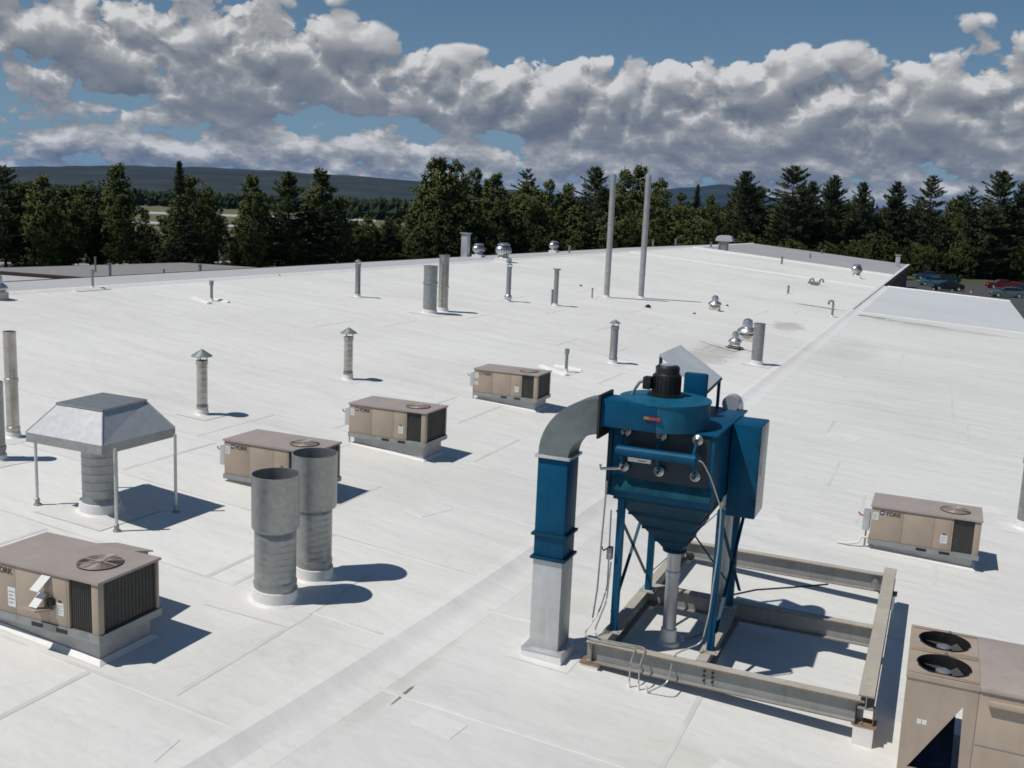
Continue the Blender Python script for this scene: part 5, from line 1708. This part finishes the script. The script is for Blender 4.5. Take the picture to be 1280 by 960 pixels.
cable([(912, 745), (945, 738), (990, 735), (1035, 731)], .012, 'thin cable lying across the rear bay of the steel frame')
for o_ in [o for o in bpy.data.objects if o not in _before and o.parent is None]:
    o_.location = EYE + (o_.location - EYE) * K3
    o_.scale = (K3, K3, K3)
cable([(875, 427), (905, 436), (918, 440), (930, 437), (940, 440)], .009, 'thin cable lying on the white roof towards the plain grey stack', on_main)

# ------------------------------------------------------------------ vents on the neighbouring grey roof and beyond the edge
nz_ = 2.45
for (bp_, tp_, w_, lab) in (((137.5, 346), (137.5, 329), 3.6, 'capped pipe on the dark grey hall roof'), ((205, 342.5), (205, 336.5), 2.4, 'short stub pipe on the dark grey hall roof'), ((119.5, 341), (119.5, 321), 2.2, 'slender mast pipe on the dark grey hall roof'), ((250, 338.5), (250, 330.5), 4.0, 'stubby wide vent on a dark pad on the hall roof')):
    b = on_z(*bp_, nz_)
    flat_pipe(bp_, tp_, w_, lab, hit_=lambda px, py: on_z(px, py, nz_), m=M_GALVD, flange=1.4, boot=False, group='pipes on the grey hall roof')
mushroom((-3, 374), (-3, 341), 25, 'fan ventilator on a grey curb out beside the ridge')

# ------------------------------------------------------------------ parked cars
def glass_mat():
    return mat('car_glass', (0.012, 0.015, 0.018), 0.06, var=.2, scale=2)


M_TYRE = mat('tyre', (0.015, 0.015, 0.015), 0.8)
M_LAMP = mat('lamp_lens', (0.6, 0.6, 0.6), 0.15, var=.05)
M_TAIL = mat('tail_lens', (0.30, 0.01, 0.01), 0.2, var=.05)
# body stations along the length: x, half width low, half width high, z low, z shoulder
ST = [(-2.25, .60, .62, .42, .62), (-2.18, .76, .76, .28, .78), (-1.5, .84, .82, .22, .86), (-.6, .86, .84, .20, .90), (.4, .86, .84, .20, .93), (1.2, .86, .83, .20, .95), (1.9, .82, .78, .24, .96), (2.2, .74, .72, .34, .90), (2.26, .60, .60, .45, .72)]


def car_mesh(name, part):
    q = MB()
    if part == 'body':
        for (x, wl, wh, zl, zs) in ST:
            q.v += [(x, -wl, zl), (x, -wl * 1.02, (zl + zs) / 2), (x, -wh, zs), (x, -wh * .8, zs + .045), (x, wh * .8, zs + .045), (x, wh, zs), (x, wl * 1.02, (zl + zs) / 2), (x, wl, zl)]
        for k in range(len(ST) - 1):
            for i in range(8):
                j = (i + 1) % 8
                q.f.append((k * 8 + i, k * 8 + j, k * 8 + 8 + j, k * 8 + 8 + i))
        q.f += [tuple(range(7, -1, -1)), tuple(range((len(ST) - 1) * 8, len(ST) * 8))]
        q.f = [tuple(reversed(f)) for f in q.f]
    elif part == 'roof':
        q.hexa([(-.35, -.60, 1.39), (1.05, -.60, 1.39), (1.05, .60, 1.39), (-.35, .60, 1.39)], [(-.20, -.52, 1.44), (.95, -.52, 1.44), (.95, .52, 1.44), (-.20, .52, 1.44)])
    elif part == 'cabin_glass':
        q.hexa([(-1.05, -.78, .93), (1.75, -.78, .97), (1.75, .78, .97), (-1.05, .78, .93)], [(-.33, -.61, 1.392), (1.03, -.61, 1.392), (1.03, .61, 1.392), (-.33, .61, 1.392)])
    return q


CAR_ME = {}
for pn_ in ('body', 'roof', 'cabin_glass'):
    CAR_ME[pn_] = car_mesh('car', pn_)
tyre_q = MB().lathe([(.20, -.10), (.32, -.10), (.335, -.06), (.335, .06), (.32, .10), (.20, .10)], 18)
tyre_q.v = [(x, z, y) for x, y, z in tyre_q.v]
ME_TYRE = tyre_q.mesh('tyre', M_TYRE)
rim_q = MB().lathe([(.205, -.085), (.19, -.07), (.06, -.09), (.001, -.09)], 18); rim_q.lathe([(.205, .085), (.19, .07), (.06, .09), (.001, .09)], 18)
rim_q.v = [(x, z, y) for x, y, z in rim_q.v]
ME_RIM = rim_q.mesh('rim', M_GALVL)


def car(px, py, colr, label, rz, s=1.13):
    b = on_z(px, py, 0.03)
    m_ = mat('car_paint_%d' % round(px), tuple(v * .6 for v in colr), 0.22, 0.15, var=.04)
    t = thing('parked_car', (b.x, b.y, 0.03), label, 'car', 'cars parked in the lot past the roof', rz)
    t.scale = (s, s, s)
    CAR_ME['body'].build('body', m_, t, ang=40)
    CAR_ME['roof'].build('roof', m_, t, ang=40)
    CAR_ME['cabin_glass'].build('cabin_glass', glass_mat(), t, ang=20)
    for x in (-1.38, 1.38):
        for y in (-.80, .80):
            w_ = link('wheel', ME_TYRE, t, (x, y, .335))
            link('rim', ME_RIM, w_)
    for y in (-.58, .58):
        q = MB(); q.cbox(-2.27, -2.15, y - .14, y + .14, .58, .72, .02); q.build('headlight', M_LAMP, t)
        q = MB(); q.cbox(2.16, 2.27, y - .12, y + .12, .62, .78, .02); q.build('tail_light', M_TAIL, t)
    for y in (-.93, .93):
        q = MB(); q.cbox(-.75, -.60, y - .07, y + .07, .95, 1.07, .02); q.build('mirror', m_, t)


car(1149, 345, (.20, .012, .014), 'dark red sedan at the back of the parking row by the building corner', R(20))
car(1158, 349, (.03, .12, .24), 'mid blue sedan between the dark red and pale blue cars', R(18))
car(1165, 357, (.10, .26, .38), 'pale blue sedan in front of a dark green sedan', R(16))
car(1182, 354, (.008, .030, .040), 'very dark teal sedan beside the pale blue one', R(12))
car(1184, 363, (.008, .022, .022), 'black-green wagon partly behind the lean-to roof edge', R(14))
car(1250, 360.5, (.26, .010, .018), 'bright red sedan beside the silver-green sedan', R(18))
car(1258, 371.5, (.16, .24, .23), 'silver-green sedan in front of the bright red one', R(14))
car(1281, 366.5, (.035, .08, .18), 'navy blue sedan beside the silver-green one', R(14))
car(1283, 360, (.24, .016, .016), 'red sedan behind the navy blue one', R(16))

# ------------------------------------------------------------------ trees
def leaf_mat(name, c0, c1):
    m = bpy.data.materials.new(name)
    m.use_nodes = True
    t = m.node_tree
    b = t.nodes['Principled BSDF']
    b.inputs['Roughness'].default_value = 0.8
    b.inputs['Specular IOR Level'].default_value = 0.1
    oi = t.nodes.new('ShaderNodeObjectInfo')
    c = t.nodes.new('ShaderNodeTexCoord')
    n = t.nodes.new('ShaderNodeTexNoise')
    n.inputs['Scale'].default_value = 0.45
    n.inputs['Detail'].default_value = 5
    t.links.new(c.outputs['Object'], n.inputs['Vector'])
    f = mnode(t, 'ADD', mnode(t, 'MULTIPLY', oi.outputs['Random'], 0.5), mnode(t, 'MULTIPLY', mnode(t, 'SUBTRACT', n.outputs[0], 0.25), 0.9), clamp=True)
    cc = mixc(t, f, (*c0, 1), (*c1, 1))
    t.links.new(cc, b.inputs['Base Color'])
    return m


M_PINE = leaf_mat('pine_needles', (.042, .060, .030), (.082, .100, .042))
M_LEAF = leaf_mat('broad_leaves', (.058, .080, .026), (.115, .135, .044))
M_SPRU = leaf_mat('spruce_needles', (.038, .058, .032), (.070, .092, .042))
M_BUSH = leaf_mat('bush_leaves', (.032, .046, .014), (.062, .074, .022))
M_BARK = mat('bark', (.055, .045, .036), .9, var=.3, scale=4)
M_BIRCH = mat('pale_bark', (.20, .19, .16), .8, var=.3, scale=5)


def rquad(q, c, d, n, l, w):
    """one leaf spray: a kinked quad along d, about n"""
    s = d.cross(n)
    if s.length < 1e-4:
        s = d.orthogonal()
    s = s.normalized() * (w / 2)
    k = len(q.v)
    e = d * l
    q.v += [tuple(c - s * .6), tuple(c + s * .6), tuple(c + e * .6 + s - n * .04), tuple(c + e - n * .10), tuple(c + e * .6 - s - n * .04)]
    q.f.append((k, k + 1, k + 2, k + 3, k + 4))


def runit(r):
    while True:
        v = Vector((r.uniform(-1, 1), r.uniform(-1, 1), r.uniform(-1, 1)))
        if 0.05 < v.length < 1:
            return v.normalized()


def crown_mesh(q, m, h, mid):
    """leaf sprays face outwards and are shaded partly with the roundness of the crown"""
    V = [Vector(v) for v in q.v]
    nrm_ = [None] * len(V)
    fs = []
    for f in q.f:
        c = sum((V[i] for i in f), Vector()) / len(f)
        o = Vector((c.x, c.y, (c.z - h * mid) * .35 + .9))
        o = o.normalized() if o.length > 1e-3 else Vector((0, 0, 1))
        n = (V[f[1]] - V[f[0]]).cross(V[f[2]] - V[f[0]])
        n = n.normalized() if n.length > 1e-9 else o
        if n.dot(o) < 0:
            f = tuple(reversed(f)); n = -n
        fs.append(f)
        k = (o * .62 + n * .55).normalized()
        for i in f:
            nrm_[i] = k
    me = bpy.data.meshes.new('crown')
    me.from_pydata(q.v, [], fs)
    me.materials.append(m)
    me.polygons.foreach_set('use_smooth', [True] * len(me.polygons))
    me.normals_split_custom_set_from_vertices([tuple(n) for n in nrm_])
    me.update()
    return me


def make_pine(seed, h=18.0, rad=3.6, bare=.22, gap=.55, spruce=False):
    r = random.Random(seed)
    cr, tr = MB(), MB()
    lean = Vector((r.uniform(-.3, .3), r.uniform(-.3, .3), 0))
    def axis(z): return lean * (z / h) ** 1.5
    tr.tube([axis(z) + Vector((0, 0, z)) for z in (0, h * .25, h * .5, h * .75, h * .98)], [.24, .20, .15, .09, .02], 8)
    z = h * bare
    while z < h * .985:
        f = (z / h - bare) / (1 - bare)
        if spruce:
            R_ = rad * (1 - f) ** .95 + .06
        else:
            R_ = rad * (1 - f ** 2.3) ** .75 * (.70 + .30 * min(1, f * 4)) + .10
        nb = r.randint(4, 6)
        a0 = r.uniform(0, 6.28)
        for k in range(nb):
            if r.random() < (.10 if spruce else .20): continue
            a = a0 + 6.283 * k / nb + r.uniform(-.35, .35)
            Lb = R_ * r.uniform(.55, 1.18)
            rise = (-.25 if spruce else r.uniform(-.02, .38)) if f < .7 else r.uniform(.25, .75)
            d = Vector((math.cos(a), math.sin(a), rise)).normalized()
            base = axis(z) + Vector((0, 0, z))
            tr.tube([base, base + d * Lb * .5, base + d * Lb * .92 + Vector((0, 0, .06 * Lb))], [.05, .035, .012], 4, caps=False)
            m_ = max(3 if f < .8 else 2, int(Lb / .42))
            for j in range(m_):
                t_ = .22 + .80 * (j + r.random() * .5) / m_
                c = base + d * Lb * t_ + Vector((0, 0, .08 * Lb * t_ * t_))
                side = Vector((-d.y, d.x, 0)).normalized()
                sp = .34 * Lb * (1.05 - t_) + .15 * (1 - f) + .03
                for _ in range(13 if spruce else 15):
                    o = side * r.uniform(-sp, sp) + Vector((0, 0, r.uniform(-.10, .16))) + d * r.uniform(-.2, .2)
                    dd = (d * .9 + side * (o.dot(side) / (sp + .01)) * .8 + Vector((0, 0, r.uniform(-.15, .65)))).normalized()
                    ks_ = (.40 if spruce else .58) + (.60 if spruce else .42) * (1 - f)
                    rquad(cr, c + o, dd, runit(r), r.uniform(.32, .66) * ks_, r.uniform(.12, .24) * ks_)
        z += gap * r.uniform(.65, 1.3) * (1.0 if f < .7 else .6)
    for _ in range(12):
        rquad(cr, axis(h) + Vector((r.uniform(-.12, .12), r.uniform(-.12, .12), h * r.uniform(.955, .99))), (Vector((0, 0, 1)) + runit(r) * .6).normalized(), runit(r), .45, .14)
    m = M_SPRU if spruce else M_PINE
    return tr.mesh('trunk', M_BARK), crown_mesh(cr, m, h, .45)


def make_broad(seed, h=15.0, rad=3.4, bare=.2, m=None, open_=.3, n_cl=230, bark=None, lsz=.36):
    r = random.Random(seed)
    cr, tr = MB(), MB()
    tr.tube([(0, 0, 0), (r.uniform(-.1, .1), 0, h * .25), (r.uniform(-.2, .2), r.uniform(-.2, .2), h * .55), (r.uniform(-.3, .3), r.uniform(-.3, .3), h * .9)], [.22, .17, .10, .02], 8)
    lobes = []
    for k in range(15):
        f = bare + (1 - bare) * (k + r.random()) / 15
        g_ = (f - bare) / (1 - bare)
        w_ = rad * math.sin(math.pi * min(.97, .18 + .80 * g_)) ** .75
        a = r.uniform(0, 6.283)
        o = r.uniform(.15, .70) * w_
        lobes.append((Vector((o * math.cos(a), o * math.sin(a), h * f * .97)), r.uniform(.46, .70) * w_ + .45))
        tr.tube([(0, 0, h * max(.1, f - .16)), (o * .5 * math.cos(a), o * .5 * math.sin(a), h * (f - .05)), tuple(lobes[-1][0])], [.07, .05, .02], 5, caps=False)
    lobes.append((Vector((0, 0, h * .95)), rad * .22 + .2))
    for c0, R_ in lobes:
        for _ in range(int(n_cl / 15 * (R_ / (rad * .45)) ** 1.6) + 4):
            u = runit(r)
            c = c0 + Vector((u.x, u.y, u.z * .85)) * R_ * (r.uniform(.55, 1.08) if r.random() > open_ * .3 else r.uniform(1.0, 1.25))
            for _ in range(24):
                o = runit(r) * r.uniform(.05, .46)
                dd = (u * .5 + runit(r) + Vector((0, 0, .1))).normalized()
                rquad(cr, c + o, dd, runit(r), lsz * r.uniform(.6, 1.2), lsz * r.uniform(.45, .85))
    return tr.mesh('trunk', bark or M_BARK), crown_mesh(cr, m or M_LEAF, h, .55)


PROT = {
    'pine': [make_pine(11, 18, 4.7, .10, .50), make_pine(12, 18, 5.2, .14, .54), make_pine(13, 18, 4.3, .08, .50)],
    'open': [make_pine(21, 18, 4.4, .16, .80), make_pine(22, 18, 4.0, .14, .85)],
    'spruce': [make_pine(31, 18, 3.9, .04, .42, True), make_pine(32, 18, 3.4, .05, .44, True)],
    'broad': [make_broad(41, bare=.08, rad=3.8, n_cl=300, lsz=.31), make_broad(42, rad=3.5, open_=.5, bare=.1, n_cl=280, lsz=.31), make_broad(43, rad=4.3, bare=.08, n_cl=330, lsz=.31)],
    'slim': [make_broad(51, rad=2.7, bare=.08, n_cl=260, bark=M_BIRCH, lsz=.30), make_broad(52, rad=3.0, bare=.10, n_cl=270, open_=.6, bark=M_BIRCH, lsz=.30)],
    'bush': [make_broad(61, 4.0, 2.2, .05, M_BUSH, .3, 110, lsz=.24), make_broad(62, 4.0, 2.6, .05, M_BUSH, .4, 120, lsz=.24)],
}
REFH = {'pine': 18, 'open': 18, 'spruce': 18, 'broad': 15, 'slim': 15, 'bush': 4}
WORD = {'pine': ('full dark pine', 'pine_tree'), 'open': ('open-boughed pine', 'pine_tree'), 'spruce': ('narrow pointed spruce', 'spruce_tree'), 'broad': ('rounded broadleaf tree', 'broadleaf_tree'), 'slim': ('slim leafy tree', 'broadleaf_tree'), 'bush': ('low green bush', 'bush')}
trng = random.Random(99)


def tree(kind, px, ty, dist, label, group, wide=1.0):
    d = ray(px, 300)
    d2 = Vector((d.x, d.y, 0)).normalized()
    b = Vector((d2.x * dist, d2.y * dist, 0))
    h = max(1.5, ztop(b, px, ty))
    s = h / REFH[kind]
    tr_, cr_ = trng.choice(PROT[kind])
    t = thing(WORD[kind][1], b, label, 'bush' if kind == 'bush' else 'tree', group, trng.uniform(0, 6.283))
    w_ = min(1.25, max(.75, s ** -.25)) * s * wide
    t.scale = (w_, w_, s)
    link('trunk', tr_, t)
    link('crown', cr_, t)
    return t


# crest trees: kind, x of the tip, y of the tip, distance, width factor
LEFT_ = [('pine', 6, 207, 136, 1.0), ('slim', 30, 229, 140, 1.1), ('slim', 56, 221, 133, 1.0), ('slim', 84, 236, 142, 1.2), ('broad', 113, 229, 146, .9), ('slim', 151, 207, 138, 1.0), ('broad', 182, 262, 150, .7),
         ('spruce', 226, 201, 134, 1.0), ('slim', 240, 222, 139, 1.0), ('broad', 256, 232, 142, .7), ('slim', 316, 221, 140, 1.0), ('pine', 361, 215, 142, 1.1), ('slim', 398, 213, 150, 1.1), ('broad', 425, 246, 152, .8),
         ('broad', 458, 270, 158, .8), ('slim', 484, 272, 160, 1.0), ('broad', 508, 271, 166, .7)]
MID_ = [('slim', 545, 199, 172, 1.35), ('broad', 567, 204, 176, .9), ('broad', 592, 214, 182, 1.0), ('slim', 618, 218, 178, 1.1), ('open', 657, 210, 188, 1.0), ('broad', 684, 228, 186, .9), ('slim', 708, 231, 190, 1.0), ('pine', 741, 208, 192, 1.0),
        ('slim', 776, 214, 204, 1.1), ('slim', 796, 209, 206, 1.1), ('broad', 822, 226, 210, .9), ('broad', 848, 243, 214, .8), ('spruce', 866, 230, 216, .9), ('slim', 886, 245, 220, .9)]
RIGHT_ = [('pine', 926, 213, 228, .95), ('open', 914, 226, 232, .8), ('pine', 985, 207, 226, 1.15), ('pine', 1010, 226, 234, .9), ('pine', 1036, 219, 230, .95), ('pine', 1073, 227, 234, .75), ('pine', 1114, 227, 238, .95), ('open', 1157, 219, 240, 1.0),
          ('open', 1206, 232, 244, .9), ('pine', 1244, 213, 240, 1.15), ('pine', 1274, 226, 242, 1.0), ('pine', 1298, 216, 240, 1.0)]
SINGLE = {(226, 201): 'tallest narrow spruce with a pointed tip, standing before the dry field', (361, 215): 'full dark pine between slim leafy trees beyond the grey hall roof', (545, 199): 'tall bright leafy tree where the near hills end', (985, 207): 'broadest tall pine past the far gable end',
          (1157, 219): 'tall pine with open layered boughs above the parked cars', (741, 208): 'dark bushy pine just beside the two tall flues', (657, 210): 'open-crowned pine above the small ridge turbine ventilator', (866, 230): 'small pointed spruce in the dip with blue mountains behind'}
MARK = [(0, 'the fan ventilator by the ridge'), (62, 'the end of the grey hall'), (116, 'the thin ridge soil pipe'), (160, 'the middle of the grey hall roof'), (206, 'the stub pipe on the grey hall'), (265, 'the open-roof soil pipe'),
        (320, 'the corner of the grey hall roof'), (349, 'the black roof drain by the ridge'), (400, 'the bare stretch of ridge'), (447, 'the lone vent near the ridge'), (500, 'the far airfield hangars'), (540, 'the close pair of open stacks'), (582, 'the square flat-capped stack'), (630, 'the largest turbine ventilator'), (693, 'the small ridge turbine ventilator'),
        (735, 'the thin pale pipe'), (762, 'the tall flue nearer the ridge'), (806, 'the tall flue nearer the eave'), (845, 'the tiny ridge pipes'), (905, 'the rounded gravity hood'), (950, 'the top of the far gable'), (977, 'the short pipe with a tee top'), (1027, 'the tiny white gable pipe'), (1071, 'the turbine ventilator by the eave'),
        (1122, 'the small square corner stack'), (1160, 'the dark red and blue cars'), (1200, 'the empty part of the lot'), (1252, 'the bright red parked car'), (1300, 'the navy blue car')]


def mark(px): return min(MARK, key=lambda m_: abs(m_[0] - px))[1]


for zone, L_ in (('beyond the grey hall', LEFT_), ('behind the ridge', MID_), ('past the gable end', RIGHT_)):
    for (kd, px, ty, di, wf) in L_:
        tree(kd, px, ty, di, SINGLE.get((px, ty)) or 'tall %s behind %s' % (WORD[kd][0], mark(px)), 'tall trees ' + zone, wf)
# lower trees filling the belt
for zone, x0, x1, n, dist0, dy0_, dy1_ in (('beyond the grey hall', -10, 420, 30, 148, -4, 34), ('beyond the grey hall', 435, 525, 11, 160, 18, 32), ('behind the ridge', 530, 900, 42, 190, -34, 8), ('past the gable end', 895, 1295, 58, 246, -46, 2)):
    for i in range(n):
        px = x0 + (x1 - x0) * (i + trng.random()) / n
        hz_ = 262 + (px - 640) * .0444
        ty = hz_ + trng.uniform(dy0_, dy1_)
        if 160 < px < 214 or 268 < px < 302 or 330 < px < 344:
            ty = max(ty, hz_ + 46 + trng.uniform(0, 14))
        if 838 < px < 900:
            ty = max(ty, hz_ - 12)
        kd = trng.choice(['broad', 'slim', 'broad', 'slim', 'pine'] if px < 900 else ['pine', 'broad', 'broad', 'pine', 'open'])
        tree(kd, px, ty, dist0 + trng.uniform(-8, 16), 'lower %s behind %s' % (WORD[kd][0], mark(px)), 'lower trees ' + zone, 1.1)
for i in range(34):                             # bushes along the edges
    px = 520 + 770 * (i + trng.random()) / 34
    hz_ = 262 + (px - 640) * .0444
    di = 170 + (px - 520) / 770 * 60 + (16 if px > 1120 else 0)
    tree('bush', px, hz_ + 22 + trng.uniform(-8, 12), di + trng.uniform(-4, 6), 'low green bush behind %s' % mark(px), 'bushes at the foot of the trees', 1.2)

# where two or three trees answer to one description, their heights tell them apart
by_label = {}
for o in bpy.data.objects:
    if o.parent is None and o.get('category') in ('tree', 'bush'):
        by_label.setdefault(o['label'], []).append(o)
for lb, os_ in by_label.items():
    n_ = len(os_)
    if n_ > 1:
        os_.sort(key=lambda o_: -o_.scale[2])
        rank = ['tallest'] + ['second tallest', 'third tallest', 'fourth tallest', 'fifth tallest', 'sixth tallest', 'seventh tallest'][:n_ - 2] + ['shortest']
        for o_, wd_ in zip(os_, rank):
            o_['label'] = '%s, %s of %s' % (lb, wd_, ('two', 'three', 'four', 'five', 'six', 'seven', 'eight')[n_ - 2])

# ------------------------------------------------------------------ distant wood and far buildings on the airfield
fw_ = random.Random(5)
q = MB()
for i in range(5200):
    px = fw_.uniform(-140, 720) if i < 4200 else fw_.uniform(700, 1450)
    dist = 10 ** fw_.uniform(math.log10(640), math.log10(3600))
    if dist < 900 and px < 430: dist = fw_.uniform(900, 2500)
    if px > 700: dist = fw_.uniform(300, 1500)
    d = ray(px, 300); d2 = Vector((d.x, d.y, 0)).normalized()
    h = fw_.uniform(9, 16); w_ = h * fw_.uniform(.22, .42)
    cx, cy = d2.x * dist, d2.y * dist
    k0 = len(q.v)
    for (f_, rr) in ((.0, .75), (.35, 1.0), (.72, .6)):
        for j in range(5):
            a = 1.2566 * j + f_ * 2
            r2 = rr * w_ * fw_.uniform(.75, 1.25)
            q.v.append((cx + r2 * math.cos(a), cy + r2 * math.sin(a), h * f_ + fw_.uniform(-.4, .4)))
    q.v.append((cx, cy, h))
    for lv in range(2):
        for j in range(5):
            k = (j + 1) % 5
            q.f.append((k0 + lv * 5 + j, k0 + lv * 5 + k, k0 + lv * 5 + 5 + k, k0 + lv * 5 + 5 + j))
    for j in range(5):
        q.f.append((k0 + 10 + j, k0 + 10 + (j + 1) % 5, k0 + 15))
o = q.build('distant_wood', leaf_mat('far_leaves', (.016, .028, .012), (.034, .046, .018)), smooth=False)
tag(o, 'far dark wood stretching across the plain below the hills', 'forest', kind='stuff')

hg = random.Random(3)
for k, (px, w_, hh, rc) in enumerate(((464, 7, 7, (.55, .55, .53)), (493, 6, 7, (.55, .54, .5)), (505, 11, 6, (.50, .49, .46)), (522, 9, 6, (.52, .52, .50)))):
    d = ray(px, 300); d2 = Vector((d.x, d.y, 0)).normalized()
    dist = 760 + 12 * k
    b = d2 * dist
    W_ = w_ * dist / F
    lab = ['white hangar standing apart at the far edge of the airfield', 'small white hangar next to the long one across the airfield', 'longest white hangar across the airfield', 'pale hangar nearest the tall leafy tree, across the airfield'][k]
    t = thing('hangar', (b.x, b.y, 0), lab, 'building', 'far hangars on the airfield', -math.atan2(d2.x, d2.y))
    q = MB(); q.box(-W_ / 2, W_ / 2, 0, 18, 0, hh); q.build('wall', mat('hangar_wall%d' % k, rc, .7), t)
    q = MB(); q.add([(-W_ / 2 - .4, -.4, hh), (W_ / 2 + .4, -.4, hh), (W_ / 2 + .4, 18.4, hh), (-W_ / 2 - .4, 18.4, hh), (-W_ / 2 - .4, 9, hh + 2.2), (W_ / 2 + .4, 9, hh + 2.2)], [(0, 1, 5, 4), (2, 3, 4, 5), (1, 2, 5), (3, 0, 4)]); q.build('roof', mat('hangar_roof', (.24, .10, .06), .7), t, smooth=False)
    q = MB(); q.box(-W_ * .25, W_ * .25, -.08, 0.02, 0, hh * .75); q.build('door', mat('hangar_door', (.25, .26, .27), .6), t)

# ------------------------------------------------------------------ the air between here and the hills
hm = bpy.data.materials.new('haze')
hm.use_nodes = True
hm.node_tree.nodes.clear()
pv = hm.node_tree.nodes.new('ShaderNodeVolumePrincipled')
pv.inputs['Color'].default_value = (0.05, 0.36, 1.0, 1)
pv.inputs['Density'].default_value = 1.6e-5
pv.inputs['Anisotropy'].default_value = 0.0
mo_ = hm.node_tree.nodes.new('ShaderNodeOutputMaterial')
hm.node_tree.links.new(pv.outputs[0], mo_.inputs['Volume'])
q = MB(); q.box(-23000, 23000, -7000, 27000, -3, 620)
o = q.build('haze', hm, smooth=False)
tag(o, 'thin blue haze in front of the far hills', 'haze', kind='stuff')
